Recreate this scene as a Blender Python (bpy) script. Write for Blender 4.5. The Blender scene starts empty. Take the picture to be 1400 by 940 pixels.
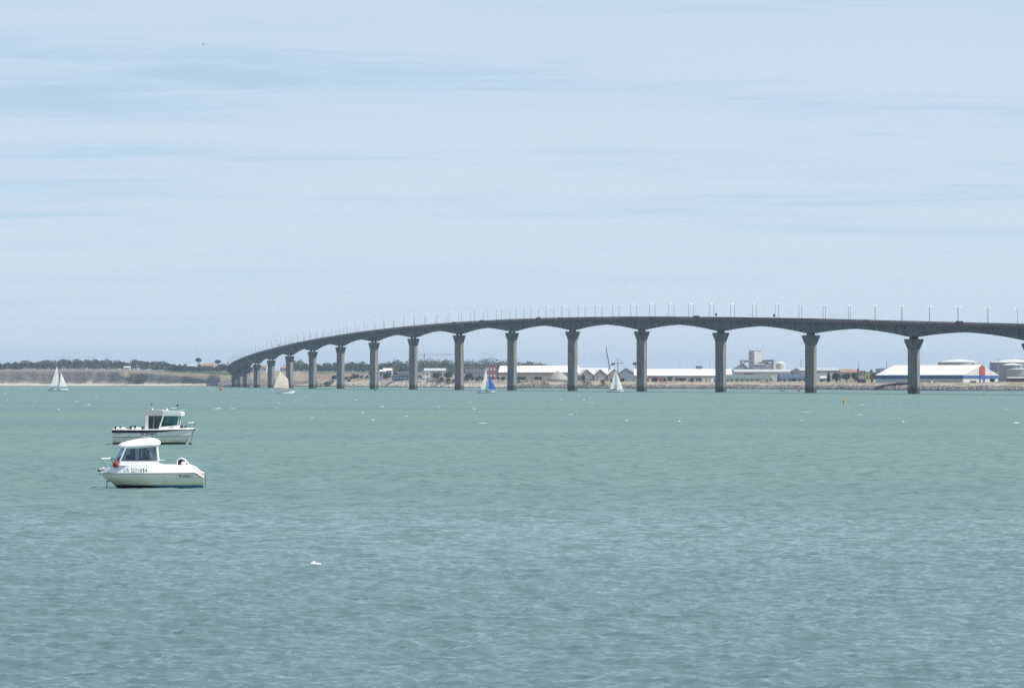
import bpy, bmesh, math, random
import numpy as np
from mathutils import Vector, Matrix

random.seed(11)
rng = np.random.default_rng(11)
sc = bpy.context.scene
COL = sc.collection
R = math.radians

# ------------------------------------------------------------------ camera
F, H, YH = 4370.0, 6.2, 520.1          # focal length in photo pixels, eye height (m), horizon row
cd = bpy.data.cameras.new('camera')
cam = bpy.data.objects.new('camera', cd)
COL.objects.link(cam)
cam.location = (0, 0, H)
cam.rotation_euler = (R(90), 0, 0)
cd.sensor_width = 36
cd.lens = F / 1400 * 36
cd.shift_y = (YH - 470) / 1400
cd.clip_start, cd.clip_end = 1.0, 60000
sc.camera = cam

# ------------------------------------------------------------------ light
SUN_EL, SUN_AZ = R(56), R(105)           # azimuth clockwise from +Y (the viewing direction)
w = bpy.data.worlds.new('World')
sc.world = w
w.use_nodes = True
nt = w.node_tree
nt.nodes.clear()


def N(tree, kind, **kw):
    n = tree.nodes.new(kind)
    for k, v in kw.items():
        setattr(n, k, v)
    return n


def math_node(tree, op, a=None, b=None, clamp=False):
    n = N(tree, 'ShaderNodeMath', operation=op, use_clamp=clamp)
    for i, s in enumerate((a, b)):
        if s is None:
            continue
        if isinstance(s, (int, float)):
            n.inputs[i].default_value = s
        else:
            tree.links.new(s, n.inputs[i])
    return n.outputs[0]


def remap(tree, src, a, b, c, d, smooth=True):
    n = N(tree, 'ShaderNodeMapRange')
    if smooth:
        n.interpolation_type = 'SMOOTHSTEP'
    tree.links.new(src, n.inputs[0])
    for i, v in enumerate((a, b, c, d)):
        n.inputs[i + 1].default_value = v
    return n.outputs[0]


out = N(nt, 'ShaderNodeOutputWorld')
bg = N(nt, 'ShaderNodeBackground')
bg.inputs[1].default_value = 0.088
sky = N(nt, 'ShaderNodeTexSky')
sky.sky_type = 'NISHITA'
sky.sun_disc = False
sky.sun_elevation = SUN_EL
sky.sun_rotation = SUN_AZ
sky.altitude = 0
sky.air_density = 1.0
sky.dust_density = 0.3
sky.ozone_density = 1.6
tc = N(nt, 'ShaderNodeTexCoord')
sp = N(nt, 'ShaderNodeSeparateXYZ')
nt.links.new(tc.outputs['Generated'], sp.inputs[0])
zz = math_node(nt, 'ADD', math_node(nt, 'ABSOLUTE', sp.outputs[2]), 0.055)
pxn = math_node(nt, 'DIVIDE', sp.outputs[0], zz)
pyn = math_node(nt, 'DIVIDE', sp.outputs[1], zz)
sv = N(nt, 'ShaderNodeCombineXYZ')                        # clear air above the sea haze
nt.links.new(sp.outputs[0], sv.inputs[0])
nt.links.new(sp.outputs[1], sv.inputs[1])
nt.links.new(math_node(nt, 'ADD', math_node(nt, 'ABSOLUTE', sp.outputs[2]), 0.10), sv.inputs[2])
svn = N(nt, 'ShaderNodeVectorMath', operation='NORMALIZE')
nt.links.new(sv.outputs[0], svn.inputs[0])
nt.links.new(svn.outputs[0], sky.inputs[0])
cb = N(nt, 'ShaderNodeCombineXYZ')
nt.links.new(math_node(nt, 'MULTIPLY', pxn, 0.42), cb.inputs[0])
nt.links.new(math_node(nt, 'MULTIPLY', pyn, 1.25), cb.inputs[1])
n1 = N(nt, 'ShaderNodeTexNoise')
n1.inputs['Scale'].default_value = 1.0
n1.inputs['Detail'].default_value = 7
n1.inputs['Roughness'].default_value = 0.55
n1.inputs['Distortion'].default_value = 0.35
nt.links.new(cb.outputs[0], n1.inputs['Vector'])
n2 = N(nt, 'ShaderNodeTexNoise')
n2.inputs['Scale'].default_value = 3.2
n2.inputs['Detail'].default_value = 8
n2.inputs['Roughness'].default_value = 0.68
n2.inputs['Distortion'].default_value = 0.9
nt.links.new(cb.outputs[0], n2.inputs['Vector'])
wisp = math_node(nt, 'ADD', n1.outputs[0], math_node(nt, 'MULTIPLY', math_node(nt, 'SUBTRACT', n2.outputs[0], 0.5), 0.55))
tau = remap(nt, wisp, 0.30, 0.62, 0.105, 0.30)      # optical depth of the cirrus sheet
veil = math_node(nt, 'SUBTRACT', 1.0, math_node(nt, 'EXPONENT', math_node(nt, 'MULTIPLY', math_node(
    nt, 'DIVIDE', tau, math_node(nt, 'ADD', math_node(nt, 'ABSOLUTE', sp.outputs[2]), 0.04)), -1.0)))
mx = N(nt, 'ShaderNodeMixRGB')
nt.links.new(veil, mx.inputs[0])
tn = N(nt, 'ShaderNodeVectorMath', operation='MULTIPLY')
tn.inputs[1].default_value = (0.90, 1.16, 1.18)
nt.links.new(sky.outputs[0], tn.inputs[0])
nt.links.new(tn.outputs[0], mx.inputs[1])
mx.inputs[2].default_value = (5.5, 6.5, 7.5, 1)      # thin cirrus veil
nt.links.new(mx.outputs[0], bg.inputs[0])
nt.links.new(bg.outputs[0], out.inputs[0])

sl = bpy.data.lights.new('sun', 'SUN')
sl.energy = 4.9
sl.angle = R(0.6)
sl.color = (1.0, 0.955, 0.88)
sun = bpy.data.objects.new('sun', sl)
COL.objects.link(sun)
sdir = Vector((math.sin(SUN_AZ) * math.cos(SUN_EL), math.cos(SUN_AZ) * math.cos(SUN_EL), math.sin(SUN_EL)))
sun.rotation_euler = sdir.to_track_quat('Z', 'Y').to_euler()
sun.location = (300, 200, 500)

sc.view_settings.view_transform = 'Standard'
sc.view_settings.look = 'None'
sc.view_settings.exposure = 0.42
sc.view_settings.gamma = 1.0
sc.view_settings.use_curve_mapping = False
sc.render.engine = 'CYCLES'
sc.cycles.use_denoising = False
sc.cycles.max_bounces = 6
sc.cycles.transparent_max_bounces = 10
sc.cycles.volume_bounces = 0
sc.cycles.caustics_reflective = False
sc.cycles.caustics_refractive = False


# ------------------------------------------------------------------ materials
def mat(name, col, rough=0.6, var=0.14, scale=0.6, spec=0.4, metal=0.0, space='Object', stretch=(1, 1, 1)):
    m = bpy.data.materials.new(name)
    m.use_nodes = True
    t = m.node_tree
    b = t.nodes['Principled BSDF']
    b.inputs['Roughness'].default_value = rough
    b.inputs['Metallic'].default_value = metal
    b.inputs['Specular IOR Level'].default_value = spec
    co = N(t, 'ShaderNodeTexCoord')
    mp = N(t, 'ShaderNodeMapping')
    mp.inputs['Scale'].default_value = stretch
    if space == 'World':
        g = N(t, 'ShaderNodeNewGeometry')
        t.links.new(g.outputs['Position'], mp.inputs[0])
    else:
        t.links.new(co.outputs[space], mp.inputs[0])
    ns = N(t, 'ShaderNodeTexNoise')
    ns.inputs['Scale'].default_value = scale
    ns.inputs['Detail'].default_value = 5
    t.links.new(mp.outputs[0], ns.inputs['Vector'])
    f = remap(t, ns.outputs[0], 0.3, 0.7, 1 - var, 1 + var, False)
    vm = N(t, 'ShaderNodeVectorMath', operation='SCALE')
    vm.inputs[0].default_value = col[:3]
    t.links.new(f, vm.inputs[3])
    t.links.new(vm.outputs[0], b.inputs['Base Color'])
    m['vm'] = 1
    return m


def mat_layers(m, fac_socket, col):
    """lay a second colour over a mat() material with the given factor"""
    t = m.node_tree
    b = t.nodes['Principled BSDF']
    src = b.inputs['Base Color'].links[0].from_socket
    x = N(t, 'ShaderNodeMixRGB')
    t.links.new(fac_socket, x.inputs[0])
    t.links.new(src, x.inputs[1])
    x.inputs[2].default_value = (*col, 1)
    t.links.new(x.outputs[0], b.inputs['Base Color'])


def zpos(m, space='World'):
    t = m.node_tree
    s = N(t, 'ShaderNodeSeparateXYZ')
    if space == 'World':
        g = N(t, 'ShaderNodeNewGeometry')
        t.links.new(g.outputs['Position'], s.inputs[0])
    else:
        g = N(t, 'ShaderNodeTexCoord')
        t.links.new(g.outputs['Object'], s.inputs[0])
    return s.outputs


def noise_fac(m, scale, stretch=(1, 1, 1), space='World', detail=5):
    t = m.node_tree
    mp = N(t, 'ShaderNodeMapping')
    mp.inputs['Scale'].default_value = stretch
    if space == 'World':
        g = N(t, 'ShaderNodeNewGeometry')
        t.links.new(g.outputs['Position'], mp.inputs[0])
    else:
        g = N(t, 'ShaderNodeTexCoord')
        t.links.new(g.outputs['Object'], mp.inputs[0])
    ns = N(t, 'ShaderNodeTexNoise')
    ns.inputs['Scale'].default_value = scale
    ns.inputs['Detail'].default_value = detail
    t.links.new(mp.outputs[0], ns.inputs['Vector'])
    return ns.outputs[0]


def glass_mat(name, tint, gloss=0.25):
    m = bpy.data.materials.new(name)
    m.use_nodes = True
    t = m.node_tree
    t.nodes.clear()
    o = N(t, 'ShaderNodeOutputMaterial')
    tr = N(t, 'ShaderNodeBsdfTransparent')
    tr.inputs[0].default_value = (*tint, 1)
    gl = N(t, 'ShaderNodeBsdfGlossy')
    gl.inputs['Roughness'].default_value = 0.03
    gl.inputs['Color'].default_value = (0.9, 0.95, 1, 1)
    fr = N(t, 'ShaderNodeFresnel')
    fr.inputs[0].default_value = 1.5
    mxs = N(t, 'ShaderNodeMixShader')
    t.links.new(math_node(t, 'ADD', fr.outputs[0], gloss * 0.3), mxs.inputs[0])
    t.links.new(tr.outputs[0], mxs.inputs[1])
    t.links.new(gl.outputs[0], mxs.inputs[2])
    t.links.new(mxs.outputs[0], o.inputs[0])
    return m


M = {}
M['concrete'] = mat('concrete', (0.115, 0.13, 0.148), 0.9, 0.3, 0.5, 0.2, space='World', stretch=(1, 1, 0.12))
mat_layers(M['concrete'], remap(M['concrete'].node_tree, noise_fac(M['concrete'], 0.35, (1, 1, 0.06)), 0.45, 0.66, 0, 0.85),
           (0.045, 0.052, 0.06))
M['pier'] = mat('pier_concrete', (0.19, 0.182, 0.175), 0.9, 0.34, 0.8, 0.2, space='World', stretch=(1, 1, 0.1))
_z = math_node(M['pier'].node_tree, 'ADD', zpos(M['pier'])[2],
               math_node(M['pier'].node_tree, 'MULTIPLY', noise_fac(M['pier'], 0.8), -1.6))
mat_layers(M['pier'], remap(M['pier'].node_tree, _z, 1.5, 3.0, 0.88, 0.0), (0.045, 0.045, 0.04))
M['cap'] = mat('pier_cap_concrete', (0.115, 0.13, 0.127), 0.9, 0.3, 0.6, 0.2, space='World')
M['bearing'] = mat('bearing_steel', (0.03, 0.03, 0.032), 0.7, 0.1)
M['cornice'] = mat('cornice_concrete', (0.13, 0.10, 0.10), 0.9, 0.15, 0.4, 0.2, space='World')
M['railing'] = mat('railing_paint', (0.055, 0.03, 0.03), 0.55, 0.15, 0.3, space='World')
M['asphalt'] = mat('asphalt', (0.05, 0.05, 0.052), 0.9, 0.2, 0.5, space='World')
M['paint_line'] = mat('road_paint', (0.7, 0.7, 0.68), 0.7, 0.1)
M['lamp_pole'] = mat('galvanised_pole', (0.20, 0.21, 0.22), 0.5, 0.08, metal=0.2)
M['lamp_head'] = mat('lamp_head_white', (0.84, 0.86, 0.88), 0.35, 0.03)
M['sand'] = mat('sand', (0.50, 0.44, 0.36), 0.95, 0.1)
M['rock_dark'] = mat('rock_dark', (0.17, 0.165, 0.16), 0.95, 0.6, 0.35, 0.2, space='World')
M['rock_light'] = mat('rock_light', (0.40, 0.36, 0.31), 0.95, 0.5, 0.35, 0.2, space='World')
for _k in ('rock_dark', 'rock_light'):
    mat_layers(M[_k], remap(M[_k].node_tree, zpos(M[_k])[2], 0.3, 1.3, 0.75, 0), (0.035, 0.035, 0.03))
for _n, _c in dict(white=(0.72, 0.72, 0.71), offwhite=(0.52, 0.52, 0.50), pale=(0.40, 0.41, 0.41), grey=(0.36, 0.37, 0.38),
                   bluegrey=(0.25, 0.29, 0.35), darkblue=(0.055, 0.075, 0.12), blue=(0.035, 0.09, 0.26), red=(0.30, 0.06, 0.055),
                   brick=(0.30, 0.13, 0.11), maroon=(0.14, 0.06, 0.06), dark=(0.05, 0.052, 0.055), green=(0.10, 0.13, 0.12),
                   lime=(0.55, 0.68, 0.22), beige=(0.46, 0.41, 0.34), tan=(0.40, 0.33, 0.25), tile=(0.30, 0.17, 0.12),
                   purple=(0.22, 0.17, 0.20), window=(0.06, 0.08, 0.10), gravel=(0.27, 0.25, 0.225),
                   steel=(0.30, 0.32, 0.34), skylight=(0.50, 0.47, 0.43)).items():
    M[_n] = mat(_n + '_paint', _c, 0.65, 0.07, 0.15, 0.35)
M['gelcoat'] = mat('gelcoat', (0.80, 0.79, 0.755), 0.28, 0.03, 1.5, 0.5)
M['gelcoat_white'] = mat('gelcoat_white', (0.84, 0.84, 0.82), 0.3, 0.03, 2, 0.5)
M['hull_near'] = mat('hull_gelcoat', (0.90, 0.83, 0.69), 0.3, 0.04, 1.2, 0.5)
M['hull_far'] = mat('hull_gelcoat_striped', (0.82, 0.79, 0.72), 0.3, 0.04, 1.2, 0.5)
M['black'] = mat('black_rubber', (0.014, 0.014, 0.016), 0.5, 0.1)
M['navy'] = mat('navy_band', (0.012, 0.014, 0.03), 0.35, 0.05)
M['stainless'] = mat('stainless_tube', (0.30, 0.31, 0.32), 0.3, 0.05, metal=0.8)
M['orange_red'] = mat('red_vinyl', (0.42, 0.02, 0.012), 0.4, 0.08, 4)
M['text'] = mat('lettering', (0.03, 0.03, 0.04), 0.5, 0.02)
M['cloth'] = mat('sailcloth', (0.84, 0.83, 0.81), 0.8, 0.04, 0.5)
M['cloth_tan'] = mat('sailcloth_tan', (0.88, 0.74, 0.57), 0.85, 0.05, 0.5)
M['cloth_blue'] = mat('sailcloth_blue', (0.012, 0.12, 0.45), 0.8, 0.05, 0.5)
for _k in ('cloth', 'cloth_tan', 'cloth_blue'):
    _t = M[_k].node_tree
    _b = _t.nodes['Principled BSDF']
    _tl = N(_t, 'ShaderNodeBsdfTranslucent')
    _t.links.new(_b.inputs['Base Color'].links[0].from_socket, _tl.inputs[0])
    _ms = N(_t, 'ShaderNodeMixShader')
    _ms.inputs[0].default_value = 0.5
    _t.links.new(_b.outputs[0], _ms.inputs[1])
    _t.links.new(_tl.outputs[0], _ms.inputs[2])
    _t.links.new(_ms.outputs[0], _t.nodes['Material Output'].inputs[0])
M['alu'] = mat('aluminium_spar', (0.62, 0.63, 0.64), 0.4, 0.05, metal=0.3)
M['wood'] = mat('varnished_wood', (0.22, 0.11, 0.05), 0.4, 0.2, 2)
M['glass'] = glass_mat('cabin_glass', (0.70, 0.74, 0.77), 0.1)
M['glass_dark'] = glass_mat('smoked_glass', (0.20, 0.27, 0.30), 0.3)
M['glass_teal'] = glass_mat('tinted_glass', (0.50, 0.66, 0.72), 0.1)
M['interior'] = mat('cabin_interior', (0.20, 0.20, 0.21), 0.8, 0.1)
M['upholstery'] = mat('dark_upholstery', (0.035, 0.035, 0.045), 0.7, 0.1)
M['skin'] = mat('skin', (0.45, 0.27, 0.19), 0.6, 0.05)
M['jacket'] = mat('dark_jacket', (0.02, 0.022, 0.03), 0.8, 0.1)
M['jacket_red'] = mat('red_jacket', (0.45, 0.03, 0.03), 0.8, 0.1)
M['buoy_red'] = mat('buoy_red', (0.50, 0.018, 0.018), 0.5, 0.08)
M['buoy_green'] = mat('buoy_green', (0.01, 0.22, 0.12), 0.5, 0.08)
M['buoy_yellow'] = mat('buoy_yellow', (0.66, 0.34, 0.015), 0.5, 0.08)
M['feather'] = mat('gull_feather', (0.70, 0.71, 0.73), 0.8, 0.05)
M['feather_grey'] = mat('gull_wing_grey', (0.20, 0.21, 0.23), 0.8, 0.08)
M['bark'] = mat('bark', (0.12, 0.09, 0.07), 0.9, 0.2)
# antifouling and stains of the moored boats (object-space height above the waterline)
_m = M['hull_near']
_oz = zpos(_m, 'Object')
_st = remap(_m.node_tree, math_node(_m.node_tree, 'ADD', _oz[2], math_node(_m.node_tree, 'MULTIPLY', noise_fac(_m, 1.6, (1, 1, 3), 'Object'), -0.22)),
            0.0, 0.5, 0.62, 0.0)
mat_layers(_m, _st, (0.48, 0.43, 0.24))
_line = math_node(_m.node_tree, 'LESS_THAN', _oz[2], 0.185)
mat_layers(_m, _line, (0.02, 0.022, 0.03))
mat_layers(_m, math_node(_m.node_tree, 'MULTIPLY', math_node(_m.node_tree, 'LESS_THAN', _oz[2], 0.145),
                         remap(_m.node_tree, _oz[0], 2.4, 3.3, 1, 0)), (0.015, 0.17, 0.40))
_m = M['hull_far']
_oz = zpos(_m, 'Object')
_st = remap(_m.node_tree, math_node(_m.node_tree, 'ADD', _oz[2], math_node(_m.node_tree, 'MULTIPLY', noise_fac(_m, 1.3, (1, 1, 3), 'Object'), -0.3)),
            0.0, 0.6, 0.6, 0.0)
mat_layers(_m, _st, (0.42, 0.38, 0.20))
mat_layers(_m, math_node(_m.node_tree, 'LESS_THAN', _oz[2], 0.20), (0.012, 0.011, 0.013))


def leaf_mat(name, c):
    m = mat(name, c, 0.9, 0.45, 0.12, 0.1, space='World')
    return m


M['leaf_far'] = leaf_mat('foliage_far', (0.055, 0.075, 0.04))
M['leaf'] = leaf_mat('foliage', (0.065, 0.085, 0.04))
M['leaf_dark'] = leaf_mat('foliage_dark', (0.04, 0.055, 0.035))


# ------------------------------------------------------------------ mesh helpers
class MB:
    def __init__(self):
        self.v, self.f = [], []

    def add(self, vs, fs):
        o = len(self.v)
        self.v += [tuple(p) for p in vs]
        self.f += [tuple(i + o for i in f) for f in fs]
        return self

    def box(self, c, s, rz=0.0):
        hx, hy, hz = s[0] / 2, s[1] / 2, s[2] / 2
        ca, sa = math.cos(rz), math.sin(rz)
        vs = []
        for z in (-hz, hz):
            for x, y in ((-hx, -hy), (hx, -hy), (hx, hy), (-hx, hy)):
                vs.append((c[0] + x * ca - y * sa, c[1] + x * sa + y * ca, c[2] + z))
        return self.add(vs, [(3, 2, 1, 0), (4, 5, 6, 7), (0, 1, 5, 4), (1, 2, 6, 5), (2, 3, 7, 6), (3, 0, 4, 7)])

    def tube(self, pts, r, n=6):
        pts = [Vector(p) for p in pts]
        rs = r if isinstance(r, (list, tuple)) else [r] * len(pts)
        rings = []
        for i, p in enumerate(pts):
            d = (pts[min(i + 1, len(pts) - 1)] - pts[max(i - 1, 0)]).normalized()
            a = d.orthogonal().normalized() if abs(d.z) > 0.9 else d.cross(Vector((0, 0, 1))).normalized()
            b = d.cross(a)
            rings.append([p + (a * math.cos(2 * math.pi * k / n) + b * math.sin(2 * math.pi * k / n)) * rs[i] for k in range(n)])
        return self.loft(rings)

    def loft(self, rings, closed=True, cap=True):
        n = len(rings[0])
        vs = [p for r in rings for p in r]
        fs = []
        for i in range(len(rings) - 1):
            for k in range(n if closed else n - 1):
                a, b = i * n + k, i * n + (k + 1) % n
                fs.append((a, b, b + n, a + n))
        if cap and closed:
            fs.append(tuple(range(n - 1, -1, -1)))
            fs.append(tuple((len(rings) - 1) * n + k for k in range(n)))
        return self.add(vs, fs)

    def lathe(self, prof, n=12, c=(0, 0, 0)):
        return self.loft([[(c[0] + r * math.cos(2 * math.pi * k / n), c[1] + r * math.sin(2 * math.pi * k / n), c[2] + z)
                           for k in range(n)] for r, z in prof])

    def extrude(self, poly, y0, y1):
        """poly in the (x, z) plane pushed along y"""
        return self.loft([[(x, y0, z) for x, z in poly], [(x, y1, z) for x, z in poly]])

    def build(self, name, m, parent=None, smooth=False, fix=True, **props):
        me = bpy.data.meshes.new(name)
        me.from_pydata(self.v, [], self.f)
        if fix:
            bm = bmesh.new()
            bm.from_mesh(me)
            bmesh.ops.recalc_face_normals(bm, faces=bm.faces)
            bm.to_mesh(me)
            bm.free()
        me.materials.append(M[m] if isinstance(m, str) else m)
        if smooth:
            me.polygons.foreach_set('use_smooth', [True] * len(me.polygons))
        o = bpy.data.objects.new(name, me)
        COL.objects.link(o)
        if parent is not None:
            o.parent = parent
        for k, v in props.items():
            o[k] = v
        return o


def tag(o, label, cat, group=None):
    o['label'] = label
    o['category'] = cat
    if group:
        o['group'] = group
    return o


def thing(name, label, cat, loc=(0, 0, 0), rz=0.0, group=None):
    o = bpy.data.objects.new(name, None)
    o.empty_display_size = 0.5
    COL.objects.link(o)
    o.location = loc
    o.rotation_euler = (0, 0, rz)
    return tag(o, label, cat, group)


def copy_tree(src, parent=None):
    c = src.copy()
    COL.objects.link(c)
    c.parent = parent
    for ch in src.children:
        copy_tree(ch, c)
    return c


def W(px, py, d):
    return Vector(((px - 700) * d / F, d, H - (py - YH) * d / F))


ORD = ['first', 'second', 'third', 'fourth', 'fifth', 'sixth', 'seventh', 'eighth', 'ninth', 'tenth', 'eleventh', 'twelfth',
       'thirteenth', 'fourteenth', 'fifteenth', 'sixteenth', 'seventeenth', 'eighteenth', 'nineteenth', 'twentieth',
       'twenty-first', 'twenty-second', 'twenty-third', 'twenty-fourth', 'twenty-fifth', 'twenty-sixth', 'twenty-seventh',
       'twenty-eighth', 'twenty-ninth', 'thirtieth']


# ------------------------------------------------------------------ value noise (numpy)
_T = rng.random((256, 256))


def vnoise(x, y):
    xi, yi = np.floor(x).astype(int), np.floor(y).astype(int)
    fx, fy = x - xi, y - yi
    fx, fy = fx * fx * (3 - 2 * fx), fy * fy * (3 - 2 * fy)
    a = _T[xi % 256, yi % 256]
    b = _T[(xi + 1) % 256, yi % 256]
    c = _T[xi % 256, (yi + 1) % 256]
    d = _T[(xi + 1) % 256, (yi + 1) % 256]
    return (a * (1 - fx) + b * fx) * (1 - fy) + (c * (1 - fx) + d * fx) * fy - 0.5


def fbm(x, y, o=4):
    s, a = 0, 1.0
    for k in range(o):
        s = s + a * vnoise(x * 2 ** k + 17 * k, y * 2 ** k + 31 * k)
        a *= 0.5
    return s


def grid_mesh(name, X, Y, Z, m, smooth=True, cols=None):
    nr, nc = X.shape
    me = bpy.data.meshes.new(name)
    me.vertices.add(nr * nc)
    me.vertices.foreach_set('co', np.stack([X, Y, Z], -1).astype(np.float32).ravel())
    i = np.arange(nr * nc).reshape(nr, nc)
    q = np.stack([i[:-1, :-1], i[:-1, 1:], i[1:, 1:], i[1:, :-1]], -1).reshape(-1, 4)
    me.loops.add(q.size)
    me.loops.foreach_set('vertex_index', q.ravel().astype(np.int32))
    me.polygons.add(len(q))
    me.polygons.foreach_set('loop_start', np.arange(0, q.size, 4, dtype=np.int32))
    me.polygons.foreach_set('use_smooth', np.full(len(q), smooth))
    me.update(calc_edges=True)
    if cols is not None:
        at = me.color_attributes.new('tint', 'FLOAT_COLOR', 'POINT')
        c4 = np.ones((nr * nc, 4), np.float32)
        c4[:, :3] = cols.reshape(-1, 3)
        at.data.foreach_set('color', c4.ravel())
    me.materials.append(m)
    o = bpy.data.objects.new(name, me)
    COL.objects.link(o)
    return o


# ------------------------------------------------------------------ sea
def water_material():
    m = bpy.data.materials.new('sea_water')
    m.use_nodes = True
    t = m.node_tree
    b = t.nodes['Principled BSDF']
    b.inputs['IOR'].default_value = 1.333
    b.inputs['Specular IOR Level'].default_value = 0.5
    g = N(t, 'ShaderNodeNewGeometry')

    def noise(scale, stretch, detail=3, rough=0.55):
        mp = N(t, 'ShaderNodeMapping')
        mp.inputs['Scale'].default_value = stretch
        t.links.new(g.outputs['Position'], mp.inputs[0])
        n = N(t, 'ShaderNodeTexNoise')
        n.inputs['Scale'].default_value = scale
        n.inputs['Detail'].default_value = detail
        n.inputs['Roughness'].default_value = rough
        t.links.new(mp.outputs[0], n.inputs['Vector'])
        return n

    # silt: turbid green water with slightly browner and bluer drifts
    big = noise(0.012, (0.35, 1, 1), 4)
    ramp = N(t, 'ShaderNodeValToRGB')
    e = ramp.color_ramp.elements
    e[0].position, e[0].color = 0.32, (0.092, 0.172, 0.172, 1)
    e[1].position, e[1].color = 0.68, (0.126, 0.194, 0.172, 1)
    t.links.new(big.outputs[0], ramp.inputs[0])
    # near water painted darker and bluer, standing in for stronger sky reflection there
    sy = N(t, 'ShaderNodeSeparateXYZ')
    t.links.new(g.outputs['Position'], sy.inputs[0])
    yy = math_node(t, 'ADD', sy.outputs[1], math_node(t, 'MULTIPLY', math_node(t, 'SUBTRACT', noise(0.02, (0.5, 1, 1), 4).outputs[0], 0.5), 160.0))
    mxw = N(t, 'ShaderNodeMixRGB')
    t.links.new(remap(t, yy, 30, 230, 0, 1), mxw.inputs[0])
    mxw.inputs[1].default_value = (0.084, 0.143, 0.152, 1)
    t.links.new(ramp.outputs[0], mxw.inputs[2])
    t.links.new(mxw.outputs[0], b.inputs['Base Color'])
    # wind patches: rougher, ruffled water next to smoother lanes
    gust = noise(0.03, (0.4, 1, 1), 4)
    fine = N(t, 'ShaderNodeAttribute', attribute_name='fine_slope')     # slope of the waves finer than the mesh
    k = math_node(t, 'MULTIPLY', remap(t, gust.outputs[0], 0.3, 0.7, 0.75, 1.3, False),
                  math_node(t, 'ADD', math_node(t, 'MULTIPLY', fine.outputs['Fac'], 0.7), 0.15))
    # waves too small to model widen the reflection (slope -> microfacet width)
    t.links.new(math_node(t, 'SQRT', math_node(t, 'ADD', math_node(t, 'MULTIPLY', math_node(t, 'MAXIMUM', math_node(
        t, 'SUBTRACT', fine.outputs['Fac'], 0.185), 0.0), 3.6), 0.006)), b.inputs['Roughness'])
    rip1 = noise(7.0, (0.40, 1, 1), 3, 0.6)
    rip2 = noise(2.2, (0.4, 1, 1), 3, 0.6)

    def centred(n, s):
        v = N(t, 'ShaderNodeVectorMath', operation='SUBTRACT')
        t.links.new(n.outputs['Color'], v.inputs[0])
        v.inputs[1].default_value = (0.5, 0.5, 0.5)
        w_ = N(t, 'ShaderNodeVectorMath', operation='MULTIPLY')
        t.links.new(v.outputs[0], w_.inputs[0])
        w_.inputs[1].default_value = (0.55 * s, 1.0 * s, 0)
        return w_.outputs[0]

    rip3 = noise(0.55, (1.2, 1, 1), 3, 0.65)          # short-crested chop
    rip4 = noise(0.16, (2.0, 1, 1), 3, 0.65)          # groups of waves

    def scaled(v, f):
        q = N(t, 'ShaderNodeVectorMath', operation='SCALE')
        t.links.new(v, q.inputs[0])
        if isinstance(f, float):
            q.inputs[3].default_value = f
        else:
            t.links.new(f, q.inputs[3])
        return q.outputs[0]

    def plus(a, c):
        q = N(t, 'ShaderNodeVectorMath', operation='ADD')
        t.links.new(a, q.inputs[0])
        t.links.new(c, q.inputs[1])
        return q.outputs[0]

    tot = plus(plus(scaled(centred(rip1, 5.0), 0.15), scaled(centred(rip2, 4.0), k)),
               plus(scaled(centred(rip3, 12.0), fine.outputs['Fac']), scaled(centred(rip4, 6.0), fine.outputs['Fac'])))
    scl = N(t, 'ShaderNodeVectorMath', operation='SCALE')
    t.links.new(tot, scl.inputs[0])
    t.links.new(remap(t, gust.outputs[0], 0.3, 0.7, 0.85, 1.2, False), scl.inputs[3])
    nn = N(t, 'ShaderNodeVectorMath', operation='ADD')
    t.links.new(g.outputs['Normal'], nn.inputs[0])
    t.links.new(scl.outputs[0], nn.inputs[1])
    nz = N(t, 'ShaderNodeVectorMath', operation='NORMALIZE')
    t.links.new(nn.outputs[0], nz.inputs[0])
    t.links.new(nz.outputs[0], b.inputs['Normal'])
    return m


def make_water():
    d = [2.0, 8.0, 20.0, 35.0]
    y = 42.0
    while y < 12000:
        d.append(y)
        y += 0.07 if y < 80 else max(0.07, 0.19 * y * y / 27000) if y < 420 else y * 0.03
    d = np.array(d)
    core = np.linspace(-12.0, 12.0, 470)
    side = np.array([14, 17, 21, 26, 32, 40, 50, 60.0])
    ang = np.radians(np.concatenate([-side[::-1], core, side]))
    D, A = np.meshgrid(d, np.tan(ang), indexing='ij')
    X, Y = D * A, D.copy()
    X[0] *= 6
    step = np.gradient(d)[:, None]
    stepx = np.gradient(np.tan(ang))[None, :] * D
    Z = np.zeros_like(X)
    DX, DY = np.zeros_like(X), np.zeros_like(X)
    fine = np.zeros_like(X)
    r = np.random.default_rng(5)
    gustm = np.clip(1 + 0.45 * fbm(X / 30, Y / 40, 4), 0.7, 1.35)
    for k in range(72):
        lam = 0.20 * (2.6 / 0.20) ** (k / 71) * r.uniform(0.9, 1.1)
        th = r.normal(0, 0.62) + 0.2
        kx, ky = math.sin(th) * 2 * math.pi / lam, -math.cos(th) * 2 * math.pi / lam
        amp = 0.0090 * lam if lam < 0.42 else 0.0038 * (lam / 0.42) ** 0.45
        lod = np.clip((lam / np.maximum(step, np.abs(stepx) * 0.6) - 2.0) / 1.6, 0, 1)
        ph = kx * X + ky * Y + r.uniform(0, 6.28)
        ph = ph + 1.6 * vnoise(X / (lam * 4) + k, Y / (lam * 4) - k)
        a = amp * lod * gustm
        fine += (amp * 2 * math.pi / lam) ** 2 / 2 * (1 - lod ** 2)
        Z += a * np.cos(ph)
        DX += -a * 0.8 * np.sin(ph) * math.sin(th)
        DY += a * 0.8 * np.sin(ph) * math.cos(th)
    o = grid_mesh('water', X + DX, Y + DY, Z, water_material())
    at = o.data.attributes.new('fine_slope', 'FLOAT', 'POINT')
    at.data.foreach_set('value', np.sqrt(fine).astype(np.float32).ravel())
    o['kind'] = 'structure'


make_water()

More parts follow.
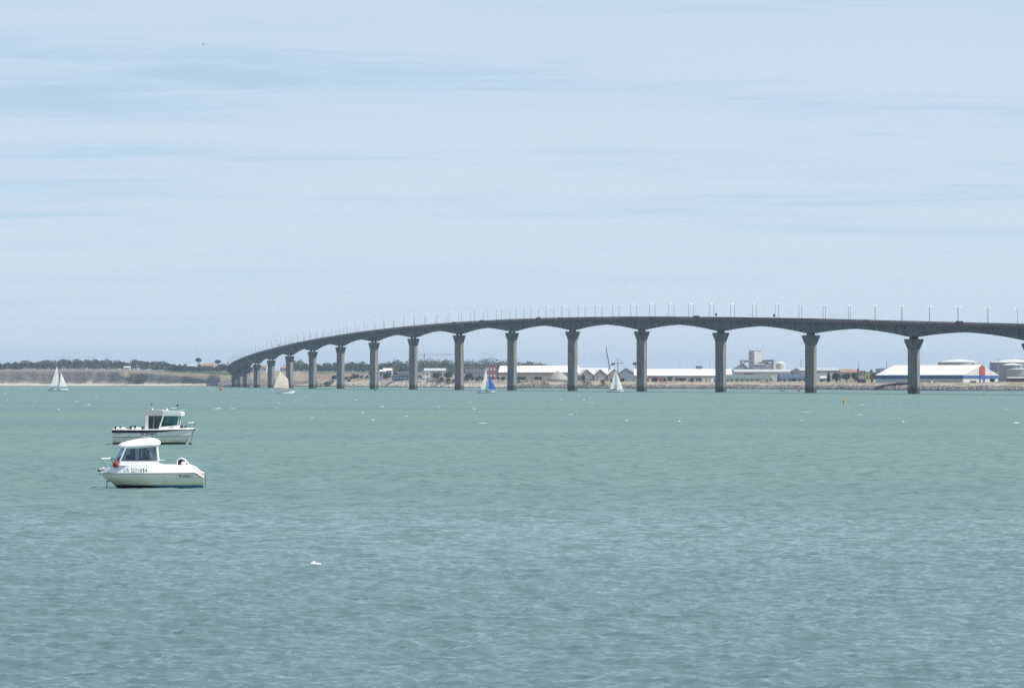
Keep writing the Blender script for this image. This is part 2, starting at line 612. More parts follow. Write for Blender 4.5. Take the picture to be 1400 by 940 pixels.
# ------------------------------------------------------------------ land
SH_U = [-3000, -300, 0, 150, 250, 285, 300, 330, 380, 430, 480, 540, 600, 660, 700, 783, 877, 985, 1108, 1200, 1300, 1400, 1700, 4200]
SH_D = [4100, 3950, 3930, 3900, 3820, 3740, 3600, 3560, 3450, 3280, 3180, 3020, 2860, 2740, 2680, 2620, 2470, 2430, 2300, 2100, 1950, 1930,
        1900, 1850]
OFF = [-60, 0, 12, 24, 32, 45, 70, 120, 250, 600, 1500, 6500]
PROF = {
    -3000: [-3, 0, 1.4, 2.4, 17.6, 18.2, 18.6, 19, 20, 22, 24, 26],
    160: [-3, 0, 1.4, 2.4, 17.0, 17.8, 18.4, 19, 20, 22, 24, 26],
    235: [-3, 0, 1.4, 2.4, 12.5, 15, 16.2, 17, 18.5, 20, 22, 26],
    290: [-3, 0, 1.8, 3.2, 7, 10, 13, 15.5, 17.5, 20, 22, 26],
    330: [-3, 0, 2.5, 4.5, 6, 7.5, 9, 12, 15, 18, 21, 26],
    420: [-3, 0, 2.2, 4.2, 5.5, 6.5, 7.2, 9.5, 14, 17, 21, 25],
    490: [-3, 0, 2.2, 4.2, 5.3, 6.0, 7.0, 9.5, 14, 16, 19, 24],
    560: [-3, 0, 2.2, 4.0, 5.0, 5.6, 6.2, 8, 11, 14, 17, 21],
    620: [-3, 0, 0.8, 2.0, 3.2, 4, 5, 6, 8, 9.5, 13, 17],
    700: [-3, 0, 1.4, 2.6, 3.4, 4.2, 5.2, 6, 6.8, 7, 8, 9],
    860: [-3, 0, 1.6, 2.6, 3.2, 4.0, 5, 5.4, 5.6, 5.6, 5.8, 6],
    1100: [-3, 0, 1.7, 2.6, 3.1, 3.8, 4.8, 5.1, 5.3, 5.4, 5.5, 5.6],
    4200: [-3, 0, 1.7, 2.6, 3.1, 3.8, 4.8, 5.1, 5.3, 5.4, 5.5, 5.6],
}
_PU = np.array(sorted(PROF))
_PZ = np.array([PROF[u] for u in sorted(PROF)], float)


def land_z(u, off):
    u, off = np.asarray(u, float), np.asarray(off, float)
    k = np.clip(np.searchsorted(_PU, u) - 1, 0, len(_PU) - 2)
    fu = np.clip((u - _PU[k]) / (_PU[k + 1] - _PU[k]), 0, 1)
    o = np.array(OFF, float)
    j = np.clip(np.searchsorted(o, off) - 1, 0, len(o) - 2)
    fo = np.clip((off - o[j]) / (o[j + 1] - o[j]), 0, 1)
    za = _PZ[k, j] * (1 - fo) + _PZ[k, j + 1] * fo
    zb = _PZ[k + 1, j] * (1 - fo) + _PZ[k + 1, j + 1] * fo
    return za * (1 - fu) + zb * fu


def shore(u):
    return np.interp(u, SH_U, SH_D)


def ground(px, d):
    return float(land_z(px, d - shore(px)))


def make_land():
    us = np.concatenate([np.linspace(-2800, -240, 40), np.arange(-230, 1660, 2.6), np.linspace(1670, 4100, 40)])
    off = np.concatenate([np.linspace(-60, -8, 4), np.arange(-4, 75, 1.7), np.linspace(78, 300, 45), np.linspace(315, 1500, 40),
                          np.linspace(1600, 6500, 14)])
    O, U = np.meshgrid(off, us, indexing='ij')
    D = shore(U) + O
    X = (U - 700) * D / F
    cliff = np.clip((250 - U) / 60, 0, 1)
    wob = cliff * (7 * fbm(X / 34, U * 0 + 3.3, 4) + 2.2 * fbm(X / 7, D / 9, 3))
    recess = 15 * np.exp(-((U - 181) / 13) ** 4)
    Z = land_z(U, O + np.where(O > 14, wob * np.clip((O - 14) / 10, 0, 1), 0) - recess * np.clip((O - 16) / 8, 0, 1))
    rough = np.clip(O / 20, 0, 1) * np.where(O < 400, 1, 0.5)
    Z = Z + rough * (0.8 * fbm(X / 30, D / 30, 4) + 0.35 * fbm(X / 5, D / 5, 3))
    strat = cliff * np.clip((O - 22) / 3, 0, 1) * np.clip((38 - O) / 3, 0, 1)
    # surface colours: sand, cliff strata, dry grass, turf, yard
    n1, n2 = fbm(X / 40, D / 60, 5), fbm(X / 9 + 50, D / 14, 4)
    C = np.zeros(X.shape + (3,))

    def lay(wt, c):
        w3 = np.clip(wt, 0, 1)[..., None]
        C[:] = C * (1 - w3) + np.array(c) * w3

    def sm(x, a, b):
        v = np.clip((x - a) / (b - a), 0, 1)
        return v * v * (3 - 2 * v)

    lay(np.ones_like(X), (0.36, 0.29, 0.20))
    lay(sm(n1, -0.05, 0.3), (0.42, 0.35, 0.25))
    lay(sm(n2, 0.05, 0.35) * 0.8, (0.20, 0.19, 0.12))
    lay(sm(n1 - n2, 0.15, 0.4) * 0.7, (0.27, 0.25, 0.21))
    left = sm(330 - U, 0, 60)
    lay(left * sm(O, 40, 60), (0.34, 0.27, 0.19))
    lay(left * sm(O, 40, 60) * sm(n1, 0.0, 0.3), (0.27, 0.24, 0.16))
    cl = sm(270 - U, -40, 30) * sm(O, 20, 25) * sm(42 - O, 0, 4)
    lay(cl, (0.255, 0.225, 0.195))
    band = np.sin(Z * 1.9 + 3 * fbm(X / 60, Z / 8, 3))
    lay(cl * sm(band, 0.3, 0.9) * 0.6, (0.185, 0.165, 0.15))
    lay(cl * sm(n2, 0.1, 0.4) * 0.7, (0.33, 0.29, 0.24))
    lay(sm(U, 205, 240) * sm(345 - U, 0, 15) * sm(O, 88, 100) * sm(330 - O, 0, 30), (0.075, 0.125, 0.055))
    lay(sm(U, 400, 430) * sm(600 - U, 0, 40) * sm(O, 250, 290), (0.12, 0.15, 0.07))
    mid = sm(U, 405, 435) * sm(575 - U, 0, 30)
    lay(mid * sm(O, 60, 90) * sm(270 - O, 0, 40), (0.30, 0.215, 0.17))
    lay(mid * sm(O, 60, 90) * sm(n2, 0.05, 0.3), (0.18, 0.17, 0.10))
    lay(sm(25 - O, 0, 4) * sm(330 - U, 0, 30), (0.56, 0.51, 0.44))
    lay(sm(U, 570, 595) * sm(690 - U, 0, 40) * sm(40 - O, 0, 6), (0.50, 0.44, 0.36))
    lay(sm(U, 690, 720) * sm(26 - O, 0, 4), (0.15, 0.145, 0.14))
    lay(sm(U, 690, 720) * sm(O, 24, 30) * sm(62 - O, 0, 15), (0.44, 0.36, 0.27))
    lay(sm(U, 690, 720) * sm(O, 24, 30) * sm(62 - O, 0, 15) * sm(n2, 0.0, 0.3) * 0.85, (0.23, 0.21, 0.17))
    lay(sm(3.0 - O, 0, 3), (0.12, 0.115, 0.10))
    C *= 0.72
    C *= (1 - 0.22 * sm(330 - U, 0, 60) * sm(O, 22, 26))[..., None]
    m = bpy.data.materials.new('land_surface')
    m.use_nodes = True
    t = m.node_tree
    b = t.nodes['Principled BSDF']
    b.inputs['Roughness'].default_value = 0.95
    b.inputs['Specular IOR Level'].default_value = 0.15
    at = N(t, 'ShaderNodeVertexColor', layer_name='tint')
    f = remap(t, noise_fac(m, 0.35, (1, 0.4, 1)), 0.3, 0.7, 0.75, 1.25, False)
    vm = N(t, 'ShaderNodeVectorMath', operation='SCALE')
    t.links.new(at.outputs[0], vm.inputs[0])
    t.links.new(f, vm.inputs[3])
    t.links.new(vm.outputs[0], b.inputs['Base Color'])
    o = grid_mesh('ground', X, D, Z, m, True, C)
    o['kind'] = 'structure'


make_land()


def rock_pile(name, m, u0, u1, o0, o1, n, s0, s1, seed):
    """boulders of a sea defence, far too many and small to tell apart"""
    r = np.random.default_rng(seed)
    base = np.array([(1, 0, 0), (-1, 0, 0), (0, 1, 0), (0, -1, 0), (0, 0, 1), (0, 0, -1)], float)
    faces = np.array([(0, 2, 4), (2, 1, 4), (1, 3, 4), (3, 0, 4), (2, 0, 5), (1, 2, 5), (3, 1, 5), (0, 3, 5)])
    V, Fc = [], []
    for i in range(n):
        u = r.uniform(u0, u1)
        off = r.uniform(o0, o0 + (o1 - o0) * min(1.0, max(.12, (u - u0) / 30.0)))
        d = float(shore(u)) + off
        s = r.uniform(s0, s1)
        a = r.uniform(0, 6.28)
        rot = np.array([[math.cos(a), -math.sin(a), 0], [math.sin(a), math.cos(a), 0], [0, 0, 1]])
        p = (base * r.uniform(0.6, 1.2, (6, 1)) * (s, s, s * 0.75)) @ rot.T + r.normal(0, 0.12 * s, (6, 3))
        p += ((u - 700) * d / F, d, float(land_z(u, off)) + 0.1 * s)
        V += [tuple(q) for q in p]
        Fc += [tuple(f + 6 * i) for f in faces]
    mb = MB()
    mb.v, mb.f = V, Fc
    o = mb.build(name, m, fix=False, kind='stuff')
    o['label'] = {'rock_dark': 'dark boulders of the sea defence along the shore', 'rock_light': 'pale boulders piled along the far shore'}[m]
    o['category'] = 'boulders'


rock_pile('boulders', 'rock_dark', 690, 1640, 0, 20, 7000, 0.5, 1.5, 1)
rock_pile('boulders', 'rock_light', 405, 700, 1, 24, 3600, 0.6, 1.7, 2)
rock_pile('boulders', 'rock_dark', 284, 345, -4, 34, 1500, 0.8, 2.0, 3)


# ------------------------------------------------------------------ bridge
CX = np.polyfit
_PXS = [1411, 1250, 1108, 985.5, 877.5, 783, 700, 627.5, 565, 512, 465.5, 427.5, 396, 371, 351, 337, 328, 322.5, 320.5, 322]
_p = [((_PXS[0] - 700) * 1417 / F, 1417.0)]
for _q in _PXS[1:]:                      # equal spans of 110 m, each pier on its own bearing
    _k = (_q - 700) / F
    _x0, _y0 = _p[-1]
    _a, _b, _c = 1 + _k * _k, -2 * (_k * _x0 + _y0), _x0 * _x0 + _y0 * _y0 - 110 ** 2
    _y = (-_b + math.sqrt(_b * _b - 4 * _a * _c)) / (2 * _a)
    _p.append((_k * _y, _y))
_i = np.arange(len(_p)) - 1
_PX = np.polyfit(_i, [q[0] for q in _p], 5)
_PY = np.polyfit(_i, [q[1] for q in _p], 4)
_PT = np.polyfit(_i, [31, 34.6, 37.9, 40.4, 42.7, 44.1, 44.8, 44.9, 44.2, 42.8, 40.6, 38, 35, 31.7, 29, 26.3, 23.8, 21.5, 19.2, 17], 5)
S0, S1 = -3, 19


def _ext(c, s):
    if s < -1:
        return np.polyval(c, -1) + np.polyval(np.polyder(c), -1) * (s + 1)
    if s > 18.5:
        return np.polyval(c, 18.5) + np.polyval(np.polyder(c), 18.5) * (s - 18.5)
    return np.polyval(c, s)


PAR = 1.15


def bframe(s):
    p = Vector((_ext(_PX, s), _ext(_PY, s), _ext(_PT, s) - PAR))
    q = Vector((_ext(_PX, s + 0.01), _ext(_PY, s + 0.01), 0)) - Vector((p.x, p.y, 0))
    ax = q.normalized()
    return p, ax, Vector((ax.y, -ax.x, 0))     # road centre, axis (away), right-hand normal


def bpt(s, a, z, along=0.0):
    p, ax, tr = bframe(s)
    return p + tr * a + ax * along + Vector((0, 0, z))


DM, DP = 3.3, 6.2


def depth(fr):
    e = abs(2 * fr - 1)
    return DM + (DP - DM) * e ** 1.8


bridge = thing('road_bridge', 'long curved concrete road bridge on tall tapering piers crossing the bay', 'bridge',
               bpt(5, 0, 0) * 1.0)
bridge.location.z = 0
BL = bridge.location.copy()


def bl(p):
    return tuple(p - BL)


NST = 24
for i in range(S0, S1):
    mb, corn, road, line = MB(), MB(), MB(), MB()
    rings, rl, rr, rd, ln = [], [], [], [], []
    for k in range(NST + 1):
        s = i + k / NST
        D = depth(k / NST)
        sec = [(-7.3, -0.02), (-7.3, -0.42), (-4.3, -0.85), (-3.4, -D), (3.4, -D), (4.3, -0.85), (7.3, -0.42), (7.3, -0.02)]
        rings.append([bl(bpt(s, a, z)) for a, z in sec])
        rl.append([bl(bpt(s, a, z)) for a, z in ((-7.75, 0.18), (-7.75, -0.62), (-7.303, -0.62), (-7.303, 0.18))])
        rr.append([bl(bpt(s, a, z)) for a, z in ((7.303, 0.18), (7.303, -0.62), (7.75, -0.62), (7.75, 0.18))])
        rd.append([bl(bpt(s, a, z)) for a, z in ((-7.2, 0.0), (7.2, 0.0))])
    mb.loft(rings, True, False)
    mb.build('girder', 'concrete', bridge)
    if i % 2 == 0:                      # dark expansion joint a quarter of the way along every other span
        jt = MB()
        for q0 in (0.2,):
            D = depth(q0)
            jt.loft([[bl(bpt(i + q0 + e, a, z)) for a, z in ((-7.33, -0.45), (-4.34, -0.87), (-3.44, -D))] for e in (0, 0.006)], False, False)
        jt.build('expansion_joint', 'bearing', bridge)
    road.loft(rd, False, False)
    ro = road.build('roadway', 'asphalt', bridge)
    for k in range(8):
        s0 = i + k / 8
        line.loft([[bl(bpt(s0 + q, a, 0.004)) for a in (-0.08, 0.08)] for q in (0, 0.03)], False, False)
    line.build('lane_marking', 'paint_line', ro, kind='stuff')
    for rg, sd in ((rl, -1), (rr, 1)):
        cb_ = MB()
        cb_.loft(rg, True, False)
        co = cb_.build('cornice', 'cornice', bridge)
        ra = MB()
        for zz_, hh in ((1.08, 0.11), (0.80, 0.10), (0.54, 0.10), (0.30, 0.10)):
            ra.loft([[bl(bpt(i + k / NST, sd * 7.55 + da, zz_ + dz)) for da, dz in ((-.05, -hh), (.05, -hh), (.05, hh), (-.05, hh))]
                     for k in range(NST + 1)])
        for k in range(55):
            p = bl(bpt(i + (k + 0.5) / 55, sd * 7.55, 0.62))
            ra.box(p, (0.13, 0.13, 0.9))
        ra.build('railing', 'railing', co, kind='stuff')

HEX = [(0, -3.35), (3.0, -0.5), (3.0, 0.5), (0, 3.35), (-3.0, 0.5), (-3.0, -0.5)]
for i in range(S0, S1):
    p, ax, tr = bframe(i)
    zt = p.z - DP - 1.1
    zb = zt - 5.0

    def pt(a, l, z):
        q = p + tr * a + ax * l
        return bl(Vector((q.x, q.y, z)))

    sh = MB()
    zfoot = -4.0
    sh.loft([[pt(a * t_, l * t_, z) for a, l in HEX] for z, t_ in ((zfoot, 1.03), (zb, 1.0))])
    pier = sh.build('pier', 'pier', bridge)
    bm = bmesh.new()
    for a, l in HEX:
        bm.verts.new(pt(a, l, zb))
    for z in (zt - 0.7, zt):
        for a, l in ((-3.45, -3.5), (3.45, -3.5), (3.45, 3.5), (-3.45, 3.5)):
            bm.verts.new(pt(a, l, z))
    bmesh.ops.convex_hull(bm, input=bm.verts)
    me = bpy.data.meshes.new('pier_cap')
    bm.to_mesh(me)
    bm.free()
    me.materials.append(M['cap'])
    co = bpy.data.objects.new('pier_cap', me)
    COL.objects.link(co)
    co.parent = pier
    for a in (-1.15, 1.15):
        for l in (-1.1, 1.1):
            b_ = MB()
            q = pt(a, l, zt + 0.545)
            b_.box(q, (0.95, 0.9, 1.09), math.atan2(tr.y, tr.x))
            b_.build('bearing', 'bearing', pier)
# landing of the far end
ab = MB()
p, ax, tr = bframe(S1)
for z0, z1, wd, ln_ in ((-2, p.z - 0.9, 12, 12),):
    c = p + ax * 6
    ab.box(bl(Vector((c.x, c.y, (z0 + z1) / 2))), (wd, ln_, z1 - z0), math.atan2(tr.y, tr.x))
ab.build('abutment', 'concrete', bridge)

# lamps: four to a span on both edges, arms towards the road
lamp0 = thing('street_lamp', 'street lamp', 'street lamp')
mb = MB()
mb.tube([(0, 0, 0), (0, 0, 5), (0, 0, 7.9)], [0.12, 0.10, 0.08], 6)
mb.box((0, 0, 0.3), (0.36, 0.36, 0.6))
mb.build('pole', 'lamp_pole', lamp0)
mb = MB()
mb.tube([(0, 0, 7.8), (0.25, 0, 8.1), (0.8, 0, 8.2)], 0.06, 5)
mb.build('arm', 'lamp_pole', lamp0)
mb = MB()
mb.loft([[(0.5, -.16, 8.17), (0.5, .16, 8.17), (0.5, .1, 8.34), (0.5, -.1, 8.34)],
         [(1.0, -.2, 8.16), (1.0, .2, 8.16), (1.0, .13, 8.38), (1.0, -.13, 8.38)],
         [(1.55, -.12, 8.22), (1.55, .12, 8.22), (1.55, .06, 8.34), (1.55, -.06, 8.34)]])
mb.build('luminaire', 'lamp_head', lamp0)
LAMP_PH = 0.235
first = True
PIERNAME = {i: ORD[i + 1] for i in range(-1, 18)}
for sd, row in ((-1, 'near'), (1, 'far')):
    for k in range(-4, 4 * 19):
        s = k / 4 + LAMP_PH
        if s > 18.9 or s < -1.2:
            continue
        o = lamp0 if first else copy_tree(lamp0)
        first = False
        p, ax, tr = bframe(s)
        o.location = p + tr * (sd * 7.53)
        o.rotation_euler = (0, 0, math.atan2(tr.y, tr.x) + (0 if sd < 0 else math.pi))
        c = int(math.floor(s))
        kk = k - 4 * c
        if c >= 0 and c <= 17:
            lab = f'street lamp on {row} bridge parapet, {ORD[kk]} left of the {ORD[c]} whole pier from right'
        elif c < 0:
            lab = f'grey street lamp on the {row} bridge parapet, {ORD[kk]} before the rightmost whole pier'
        else:
            lab = f'grey street lamp on the {row} bridge parapet, {ORD[kk]} at the distant landing'
        tag(o, lab, 'street lamp', 'lamps along the bridge')


# ------------------------------------------------------------------ vehicles
def make_car(body, van=False):
    r = thing('car', 'car', 'car')
    L, Wd = (5.2, 1.95) if van else (4.3, 1.72)
    prof = ([(-2.3, .35), (2.25, .35), (2.3, .9), (1.8, 1.05), (1.15, 1.75), (.9, 1.85), (-2.1, 1.85), (-2.3, 1.6)] if van else
            [(-2.1, .3), (2.1, .3), (2.15, .65), (1.9, .82), (1.0, .92), (0.35, 1.42), (-1.15, 1.45), (-1.85, .98), (-2.15, .9)])
    mb = MB()
    mb.extrude(prof, -Wd / 2, Wd / 2)
    mb.build('body', body, r)
    for sd in (-1, 1):
        mb = MB()
        y = sd * (Wd / 2 + 0.006)
        q = ([(1.55, 1.15), (1.1, 1.7), (-1.9, 1.7), (-2.0, 1.15)] if van else
             [(0.85, .95), (0.3, 1.34), (-1.1, 1.36), (-1.6, .98)])
        mb.extrude(q, y - 0.01, y + 0.01)
        mb.build('window', 'window', r)
        for x in (-1.35, 1.3):
            mb = MB()
            mb.loft([[(x + .32 * math.cos(a), sd * (Wd / 2 - .1) + dy, .32 + .32 * math.sin(a)) for a in np.linspace(0, 2 * math.pi, 11)[:-1]]
                     for dy in (-.11, .13)])
            mb.build('wheel', 'black', r)
    return r


def place(o, loc, rz, label, cat, group):
    o.location = loc
    o.rotation_euler = (0, 0, rz)
    tag(o, label, cat, group)


CARS = {'dark': make_car('dark'), 'white': make_car('white'), 'red': make_car('red'), 'grey': make_car('grey')}
VAN = make_car('dark', True)
for o_ in [VAN]:
    o_.name = 'van'
used = set()


def get(kind):
    src = VAN if kind == 'van' else CARS[kind]
    if kind in used:
        return copy_tree(src)
    used.add(kind)
    return src


def s_for_px(px, a=0.0):
    lo, hi = -1.2, 17.0
    for _ in range(50):
        mid_ = (lo + hi) / 2
        q = bpt(mid_, a, 0)
        if 700 + F * q.x / q.y > px:
            lo = mid_
        else:
            hi = mid_
    return lo


for px, kind, lane, lab in (
        (621, 'van', -1.9, 'dark van crossing the bridge above the seventh whole pier from right'),
        (659, 'van', -1.9, 'dark van on the bridge, right of the seventh whole pier from right'),
        (680, 'dark', -1.9, 'dark car on the bridge just left of the sixth whole pier from right'),
        (736, 'van', -1.9, 'dark van on the bridge between the fifth and sixth whole piers from right'),
        (765, 'dark', -1.9, 'dark car on the bridge just left of the fifth whole pier from right'),
        (952, 'van', -1.9, 'dark van on the bridge just left of the third whole pier from right'),
        (1184, 'dark', -1.9, 'dark car on the bridge between the two rightmost whole piers'),
        (1311, 'van', -1.9, 'dark van on the bridge right of the rightmost whole pier')):
    s = s_for_px(px, lane)
    p, ax, tr = bframe(s)
    o = get(kind)
    place(o, p + tr * lane, math.atan2(ax.y, ax.x), lab, 'van' if kind == 'van' else 'car', 'vehicles crossing the bridge')

for px, lab in ((978, 'dark lane signal box above the parapet over the third whole pier from right'),
                (1057, 'dark lane signal box above the parapet between the two right-hand arches'),
                (380, 'dark lane signal box above the parapet at the far curve of the bridge')):
    s = s_for_px(px, -7.4)
    q = bpt(s, -6.9, 0)
    r = thing('lane_signal', lab, 'signal', q, math.atan2(bframe(s)[2].y, bframe(s)[2].x), 'signals on the bridge')
    MB().tube([(0, 0, 0), (0, 0, 3.0)], 0.09, 6).build('post', 'lamp_pole', r)
    MB().box((0, 0, 2.5), (1.0, 0.35, 1.25)).build('box', 'black', r)
    MB().box((0, -0.2, 2.8), (0.5, 0.05, 0.5)).build('display', 'dark', r)


# ------------------------------------------------------------------ buildings and port
def mpp(d):
    return d / F


def shed(name, label, cat, px0, px1, d, eave, ridge, dep=18.0, wall='pale', roof='white', axis='x', rz=0.0, base=None, group=None,
         doors=(), wins=0, over=0.4, winmat='window'):
    """gabled shed; px0..px1 its width seen from the camera, eave / ridge the photo rows of its eaves and ridge"""
    gz = ground((px0 + px1) / 2, d + dep / 2) - 0.4 if base is None else base
    x0, x1 = (px0 - 700) * mpp(d), (px1 - 700) * mpp(d)
    L = x1 - x0
    he = H - (eave - YH) * mpp(d) - gz
    hr = H - (ridge - YH) * mpp(d) - gz
    r = thing(name, label, cat, ((x0 + x1) / 2, d + dep / 2, gz), rz, group)
    a, b = L / 2, dep / 2
    mb = MB()
    if axis == 'x':
        mb.loft([[(x, -b, 0), (x, b, 0), (x, b, he), (x, 0, hr - .05), (x, -b, he)] for x in (-a, a)])
    else:
        mb.loft([[(-a, y, 0), (a, y, 0), (a, y, he), (0, y, hr - .05), (-a, y, he)] for y in (-b, b)])
    mb.build('wall', wall, r)
    ro = MB()
    t = 0.25
    if axis == 'x':
        for sd in (-1, 1):
            e = (b + over) * sd
            ze = he - (hr - he) * over / b
            ro.loft([[(x, e, ze), (x, e, ze + t), (x, 0, hr + t), (x, 0, hr)] for x in (-a - over, a + over)])
    else:
        for sd in (-1, 1):
            e = (a + over) * sd
            ze = he - (hr - he) * over / a
            ro.loft([[(e, y, ze), (e, y, ze + t), (0, y, hr + t), (0, y, hr)] for y in (-b - over, b + over)])
    ro.build('roof', roof, r)
    for (fx, wd, hh, dm) in doors:
        MB().box((-a + fx * L, -b - 0.03, hh / 2), (wd, 0.1, hh)).build('door', dm, r)
    for k in range(wins):
        MB().box((-a + (k + .5) / wins * L, -b - 0.03, he * 0.62), (L / wins * 0.45, 0.08, he * 0.3)).build('window', winmat, r)
    return r


def block(name, label, cat, px0, px1, d, top, dep=14.0, wall='pale', base=None, wins=(0, 0), winmat='window', roof='grey', group=None, rz=0.0):
    """flat-roofed block with window rows"""
    gz = ground((px0 + px1) / 2, d + dep / 2) - 0.4 if base is None else base
    x0, x1 = (px0 - 700) * mpp(d), (px1 - 700) * mpp(d)
    L = x1 - x0
    h = H - (top - YH) * mpp(d) - gz
    r = thing(name, label, cat, ((x0 + x1) / 2, d + dep / 2, gz), rz, group)
    MB().box((0, 0, h / 2), (L, dep, h)).build('wall', wall, r)
    MB().box((0, 0, h + 0.12), (L + 0.5, dep + 0.5, 0.24)).build('roof', roof, r)
    nc, nr = wins
    for i in range(nc):
        for j in range(nr):
            MB().box((-L / 2 + (i + .5) / nc * L, -dep / 2 - 0.02, h * (j + .6) / nr * 0.92), (L / nc * .5, 0.08, h / nr * .38)
                     ).build('window', winmat, r)
    return r


def tank(label, pxc, d, dia, top, apex, wall='pale', roof='offwhite'):
    gz = ground(pxc, d) - 0.5
    ht = H - (top - YH) * mpp(d) - gz
    ha = H - (apex - YH) * mpp(d) - gz
    r = thing('storage_tank', label, 'tank', ((pxc - 700) * mpp(d), d, gz), 0, 'oil tanks behind the shed')
    MB().lathe([(dia / 2, 0), (dia / 2, ht)], 40).build('shell', wall, r)
    MB().lathe([(dia / 2 + .2, ht + .01), (dia / 2 + .2, ht + .25), (0.5, ha)], 40).build('roof', roof, r)
    MB().lathe([(0.5, ha), (0.5, ha + 0.9)], 8).build('vent', 'steel', r)
    st = MB()
    for k in range(18):
        a = -1.9 + k * 0.055
        st.box(((dia / 2 + .5) * math.cos(a), (dia / 2 + .5) * math.sin(a), ht * (k + .5) / 18), (1.0, 1.0, 0.2), a)
    st.build('stairway', 'steel', r, kind='stuff')


# the blue-banded shed with a red and blue door bay, seen on its corner
def banded_shed():
    d = 2060.0
    gz = ground(1300, d + 20) - 0.3
    m_ = mpp(d)
    phi = R(38)
    near = Vector(((1316.5 - 700) * m_, d, gz))
    Lr = (1316.5 - 1207) * m_ / math.cos(phi)
    Wg = (1377 - 1316.5) * m_ / math.sin(phi)
    he = H - (512.3 - YH) * m_ - gz
    hr = H - (499.2 - YH) * m_ - gz
    # local x runs from the near corner along the long side (to the left and away), y across the gable end
    r = thing('warehouse', 'large white-roofed warehouse with blue band and red door bay by the rocks', 'warehouse', near, 0)
    lx = Vector((-math.cos(phi), math.sin(phi), 0))
    ly = Vector((math.sin(phi), math.cos(phi), 0))

    def P(u, v, z):
        q = lx * u + ly * v
        return (q.x, q.y, z)

    def slab(name, m, pts, th, parent=r):
        """pts: (u, v, z) outline; th: thickness vector in the same axes"""
        mb = MB()
        mb.loft([[P(*q) for q in pts], [P(*(Vector(q) + Vector(th))) for q in pts]])
        return mb.build(name, m, parent)

    core = MB()
    core.loft([[P(u, 0, 0), P(u, Wg, 0), P(u, Wg, he), P(u, Wg / 2, hr - .1), P(u, 0, he)] for u in (0, Lr)])
    core.build('wall', 'offwhite', r)
    zb0, zb1 = he - 2.5, he - 0.3
    slab('blue_band', 'blue', [(0, -.02, zb0), (Lr, -.02, zb0), (Lr, -.02, zb1), (0, -.02, zb1)], (0, -.08, 0))
    slab('blue_band', 'blue', [(-.02, -.02, zb0), (-.02, Wg * .5 - 2.2, zb0), (-.02, Wg * .5 - 2.2, zb1), (-.02, -.02, zb1)], (-.08, 0, 0))
    slab('blue_band', 'blue', [(-.02, Wg * .5 + 4.6, zb0), (-.02, Wg, zb0), (-.02, Wg, zb1), (-.02, Wg * .5 + 4.6, zb1)], (-.08, 0, 0))
    v0, v1 = Wg * .5 - 2.1, Wg * .5 + 4.5
    slab('red_bay', 'red', [(-.02, v0, he), (-.02, v1, he), (-.02, v1, hr - 1.2), (-.02, (v0 + v1) / 2, hr + .2), (-.02, v0, hr - 1.2)], (-.5, 0, 0))
    bay = slab('blue_bay', 'blue', [(-.02, v0, 0), (-.02, v1, 0), (-.02, v1, he - .01), (-.02, v0, he - .01)], (-.5, 0, 0))
    slab('door', 'white', [(-.53, v0 + 1.6, 0), (-.53, v0 + 2.9, 0), (-.53, v0 + 2.9, 2.2), (-.53, v0 + 1.6, 2.2)], (-.06, 0, 0), bay)
    n = 16
    for sd in (0, 1):
        for k in range(n):                 # roof sheets
            u0, u1 = Lr * k / n, Lr * (k + 1) / n - 0.06
            e = -0.5 if sd == 0 else Wg + .5
            slab('roof_sheet', 'white', [(u0, e, he - .15), (u1, e, he - .15), (u1, Wg / 2, hr), (u0, Wg / 2, hr)], (0, 0, .22))
    for row in (0.3, 0.62, 0.83):
        for k in range(11):
            u0 = Lr * (k + .25) / 11
            u1 = u0 + Lr / 11 * .52
            a0, a1 = row, row + .07
            slab('skylight', 'skylight', [(u0, Wg / 2 * a0, he + (hr - he) * a0 + .2), (u1, Wg / 2 * a0, he + (hr - he) * a0 + .2),
                                          (u1, Wg / 2 * a1, he + (hr - he) * a1 + .2), (u0, Wg / 2 * a1, he + (hr - he) * a1 + .2)], (0, 0, .1))


banded_shed()
tank('broad pale oil tank with low cone roof behind the white warehouse roof', 1311, 2450, 32, 495.2, 490.2)
tank('wide blue-grey oil tank at the right edge behind the warehouse', 1385, 2480, 36, 495.6, 490.5, 'bluegrey')
tank('small blue tank with bright white cone roof at the right', 1384, 2290, 14.5, 499.0, 496.2, 'bluegrey', 'white')
tank('squat pale tank in front of the blue tank at right edge', 1394, 2190, 17, 505.0, 503.2, 'pale', 'offwhite')
shed('low_building', 'low maroon building with white flat roof right of the banded warehouse', 'building', 1379, 1440, 2110, 516.6, 516.0, 10,
     'maroon', 'white', wins=5)
block('office_building', 'small blue-grey building left of the banded warehouse', 'building', 1200, 1210, 2260, 504, 12, 'bluegrey', wins=(2, 3))
block('kiosk', 'lime green cabin between the trees and the maroon hut', 'cabin', 1184, 1191.5, 2240, 508.6, 5, 'lime', wins=(2, 1), roof='dark')
shed('hut', 'dark maroon hut right of the lime green cabin', 'hut', 1191.8, 1200, 2230, 510.5, 508.8, 6, 'maroon', 'dark', doors=((.6, 2.5, 2.2, 'white'),))
block('house', 'small tan building left of the lime green cabin', 'building', 1175, 1183.6, 2290, 507, 8, 'tan', wins=(3, 2))
shed('house', 'red-tiled house behind the round trees near the lime cabin', 'house', 1149, 1174, 2420, 508.5, 504.8, 10, 'beige', 'tile', wins=5)
shed('warehouse', 'pale grey warehouse behind the fourth arch beside the round trees', 'warehouse', 1092, 1147, 2620, 506.5, 502.8, 40, 'grey', 'grey', rz=R(4))
shed('shed', 'low dark shed at the right end of the long pale store', 'shed', 1083, 1093.5, 2700, 509.0, 506.4, 12, 'darkblue', 'dark')
